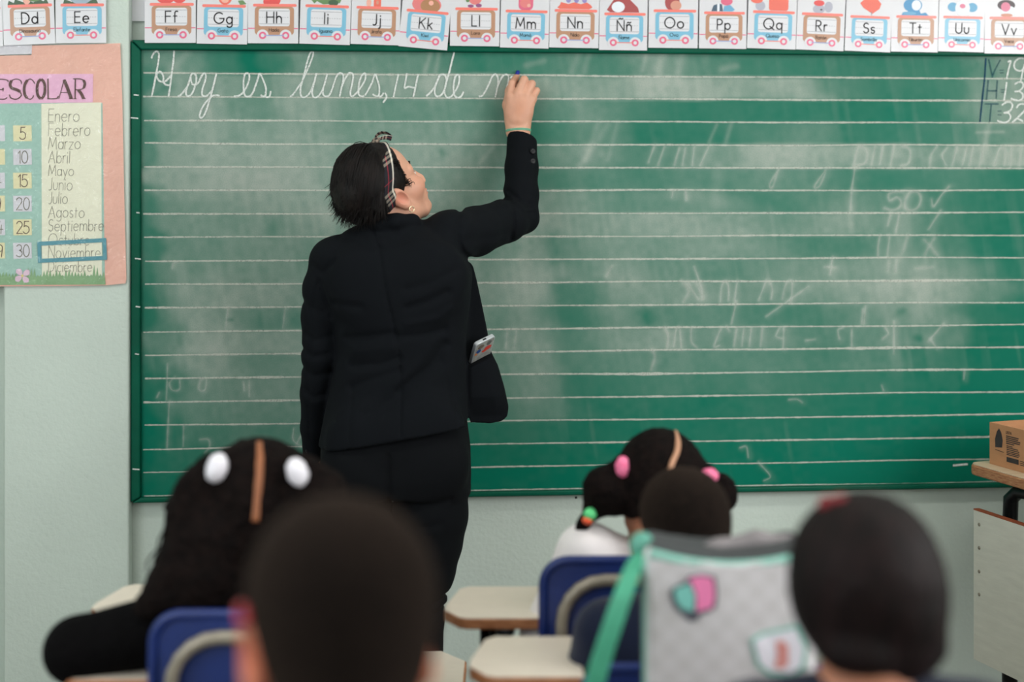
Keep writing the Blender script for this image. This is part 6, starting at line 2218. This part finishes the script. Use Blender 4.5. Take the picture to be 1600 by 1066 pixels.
m_p1 = mat('patch_teal', srgb(130, 206, 196), 0.6, var=0.05)
m_p2 = mat('patch_pink', srgb(250, 138, 190), 0.6, var=0.05)
m_p3 = mat('patch_dark', srgb(84, 86, 98), 0.6, var=0.1)
m_p4 = mat('patch_white', srgb(232, 230, 240), 0.6, var=0.04)
m_p5 = mat('patch_red', srgb(206, 120, 120), 0.6, col2=srgb(226, 170, 160), vscale=160)
pt = patch('patch', [(1046, 928), (1052, 918), (1070, 910), (1076, 900), (1096, 897), (1117, 901), (1121, 925), (1119, 948), (1110, 956), (1094, 961), (1090, 970), (1078, 972), (1062, 958), (1052, 948)], m_p3, .0012)
patch('patch_bubble', [(1054, 920), (1078, 912), (1086, 930), (1084, 956), (1066, 952), (1056, 938)], m_p1, .0028, pt)
patch('patch_bubble', [(1074, 905), (1096, 900), (1114, 904), (1117, 930), (1113, 950), (1088, 956), (1088, 930), (1081, 912)], m_p2, .0024, pt)
pt = patch('patch', [(1172, 1000), (1190, 988), (1220, 982), (1246, 976), (1262, 1010), (1258, 1045), (1240, 1058), (1200, 1056), (1182, 1042)], m_mint, .0012)
patch('patch_field', [(1178, 1003), (1194, 993), (1222, 987), (1243, 983), (1256, 1012), (1252, 1041), (1238, 1052), (1204, 1050), (1188, 1038)], m_p4, .0024, pt)
patch('patch_motif', [(1212, 1004), (1222, 1000), (1232, 1010), (1232, 1038), (1222, 1046), (1210, 1044), (1214, 1024)], m_p5, .0036, pt)

# ================================================================== teacher desk at the right
ang = math.radians(15.5)
cor = C2W(np.array([(1510 - 800) / F * 3.58, 3.58, 0.0]))
ay = np.array((math.sin(ang), -math.cos(ang), 0))     # along the left edge, into the room
ax = np.array((math.cos(ang), math.sin(ang), 0))      # away to the right
DK = lambda x, y, h: np.array((cor[0], cor[1], 0.0)) + ax * x + ay * y + np.array((0, 0, h))
desk = empty('teacher_desk', tuple(DK(.37, .4, 0)))
tag(desk, 'teacher desk with worn plywood top, black tube frame and pale side panel, at right edge', 'desk')
m_top = mat('desk_top_wood', srgb(206, 178, 146), 0.5, col2=srgb(222, 200, 172), vscale=12, stretch=(1, 5, 1), bump=0.04)
m_edge = mat('desk_edge_ply', srgb(190, 140, 98), 0.7, col2=srgb(150, 88, 58), vscale=30, stretch=(2, 2, 14), bump=0.2, bscale=60)
m_panel = mat('desk_panel_laminate', srgb(210, 208, 196), 0.5, var=0.05, vscale=14, stretch=(1, 1, 5), bump=0.05, bscale=50)
m_red = mat('panel_edge_red', srgb(150, 74, 44), 0.6, var=0.2, vscale=40)
mb = MB()
mb.prism(rrect(0, 0, .72, .95, .03), lambda x, y, h: DK(x, y, h), .722, .748)
tp = mb.build('desk_top', m_edge, desk, bevel=0.005)
mb = MB()
mb.prism(rrect(.003, .003, .717, .947, .028), lambda x, y, h: DK(x, y, h), .748, .7500)
mb.build('laminate', m_top, tp)
for x in (.055, .665):
    mb = MB()
    P_ = [DK(x, .095, .0), DK(x, .095, .60), DK(x, .10, .675), DK(x, .13, .700), DK(x, .20, .706), DK(x, .75, .706), DK(x, .83, .70), DK(x, .855, .675), DK(x, .86, .60), DK(x, .86, 0)]
    mb.tube(P_, .0185, 12)
    mb.build('leg_frame', m_steel, desk, smooth=True)
mb = MB()
mb.tube([DK(.074, .84, .66), DK(.646, .84, .66)], .014, 10)
mb.build('cross_bar', m_steel, desk, smooth=True)
# side panel, fixed outside the left leg frame
mb = MB()
z0, z1 = .268, .640
mb.prism([(.060, z0), (.90, z0), (.90, z1), (.060, z1)], lambda y, z, h: DK(.006 - h, y - .02, z), 0, .016)
pn = mb.build('side_panel', m_panel, desk, bevel=0.0015)
mb = MB()
mb.prism([(.060, z1), (.90, z1), (.90, z1 + .003), (.060, z1 + .003)], lambda y, z, h: DK(.006 - h, y - .02, z), 0, .016)
mb.build('edge_band', m_red, pn)
for z in (.608, .55, .492, .435):
    mb = MB()
    mb.tube([DK(-.0095, .062, z), DK(-.0115, .062, z)], [.005, .004], 10)
    mb.build('screw', m_tube2, pn, smooth=True)
mb = MB()
P_ = [DK(.03, .62, .7550), DK(.012, .48, .7550), DK(.004, .35, .7555), DK(-.0065, .315, .748), DK(-.0075, .305, .72), DK(-.0085, .285, .685), DK(-.007, .272, .655)]
mb.tube(catmull(P_, 5), .0042, 8)
tag(mb.build('power_cable', m_steel, smooth=True), 'black cable hanging over the edge of the teacher desk', 'cable')

# ---- cardboard box on the desk
m_cb = mat('cardboard', srgb(186, 134, 94), 0.8, var=0.06, vscale=20, stretch=(1, 1, 4), bump=0.06, bscale=120)
m_cb_in = mat('cardboard_inside', srgb(160, 114, 80), 0.85, var=0.05, vscale=20)
m_print = mat('box_print', srgb(52, 48, 48), 0.8, var=0.15, vscale=120)
bxo = empty('cardboard_box', tuple(DK(.24, .30, .7502)))
tag(bxo, 'open brown cardboard box with black print, on the teacher desk', 'box')
x0, y0, L, Wd_, Hh, th = .043, .035, .42, .28, .104, .004
zb = .7504
BK = lambda x, y, z: DK(x0 + x, y0 + y, zb + z)
for nm, lo, hi in (('side_wall', (0, 0), (th, L)), ('side_wall', (Wd_ - th, 0), (Wd_, L)), ('end_wall', (th, 0), (Wd_ - th, th)), ('end_wall', (th, L - th), (Wd_ - th, L))):
    mb = MB()
    mb.prism([(lo[0], lo[1]), (hi[0], lo[1]), (hi[0], hi[1]), (lo[0], hi[1])], lambda x, y, h: BK(x, y, h), 0, Hh)
    w_ = mb.build(nm, m_cb, bxo)
    if lo == (0, 0) and hi[1] == L:
        face = w_
mb = MB()
mb.prism([(th, th), (Wd_ - th, th), (Wd_ - th, L - th), (th, L - th)], lambda x, y, h: BK(x, y, h), 0, th)
mb.build('bottom', m_cb_in, bxo)
FP = lambda y, z: BK(-.0006, y, z)
def face_poly(name, polys, m=m_print):
    mb = MB()
    for p in polys:
        mb.add([FP(y, z) for y, z in p], [tuple(range(len(p)))])
    return mb.build(name, m, face)


face_poly('logo', [[(.022, .045), (.047, .048), (.050, .066), (.044, .085), (.036, .094), (.028, .085), (.021, .066)]])
face_poly('logo_line', [[(.022, .040), (.054, .038), (.054, .0365), (.022, .0385)]])
def text_bar(y, z, w_, h):
    face_poly('print_line', [[(y, z), (y + w_, z), (y + w_, z + h), (y, z + h)]])


mb = MB()
text(mb, 'LISTA', .062, .0855, .006, .0012, lambda y, z: FP(y, z), gap=.25)
mb.build('print_heading', m_print, face)
for i, z in enumerate((.0785, .0740, .0695, .0650, .0605)):
    text_bar(.062, z, (.046, .044, .052, .050, .030)[i], .0026)
for i, z in enumerate((.0545, .0505, .0460, .0415, .0375, .0335)):
    text_bar(.064, z, (.022, .042, .046, .046, .048, .044)[i], .0022)
face_poly('print_block', [[(.064, .0165), (.108, .0165), (.108, .0285), (.064, .0285)]])
for i in range(3):
    text_bar(.112, .0165 + i * .0045, .20, .0018)
for i in range(6):
    text_bar(.166, .0315 + i * .0066, .17, .0011)
for i in range(5):
    text_bar(.166, .033 + i * .0066, .010, .004)
face_poly('print_mark', [[(.130, .042), (.140, .042), (.142, .050), (.138, .060), (.135, .068), (.132, .060), (.128, .050)]])
mb = MB()
mb.prism([(.05, .10), (.06, .10), (.20, .24), (.19, .25)], lambda x, y, h: BK(x, y, h), .005, .106)
tag(mb.build('paper_sheet', m_card), 'white paper poking out of the cardboard box', 'paper')
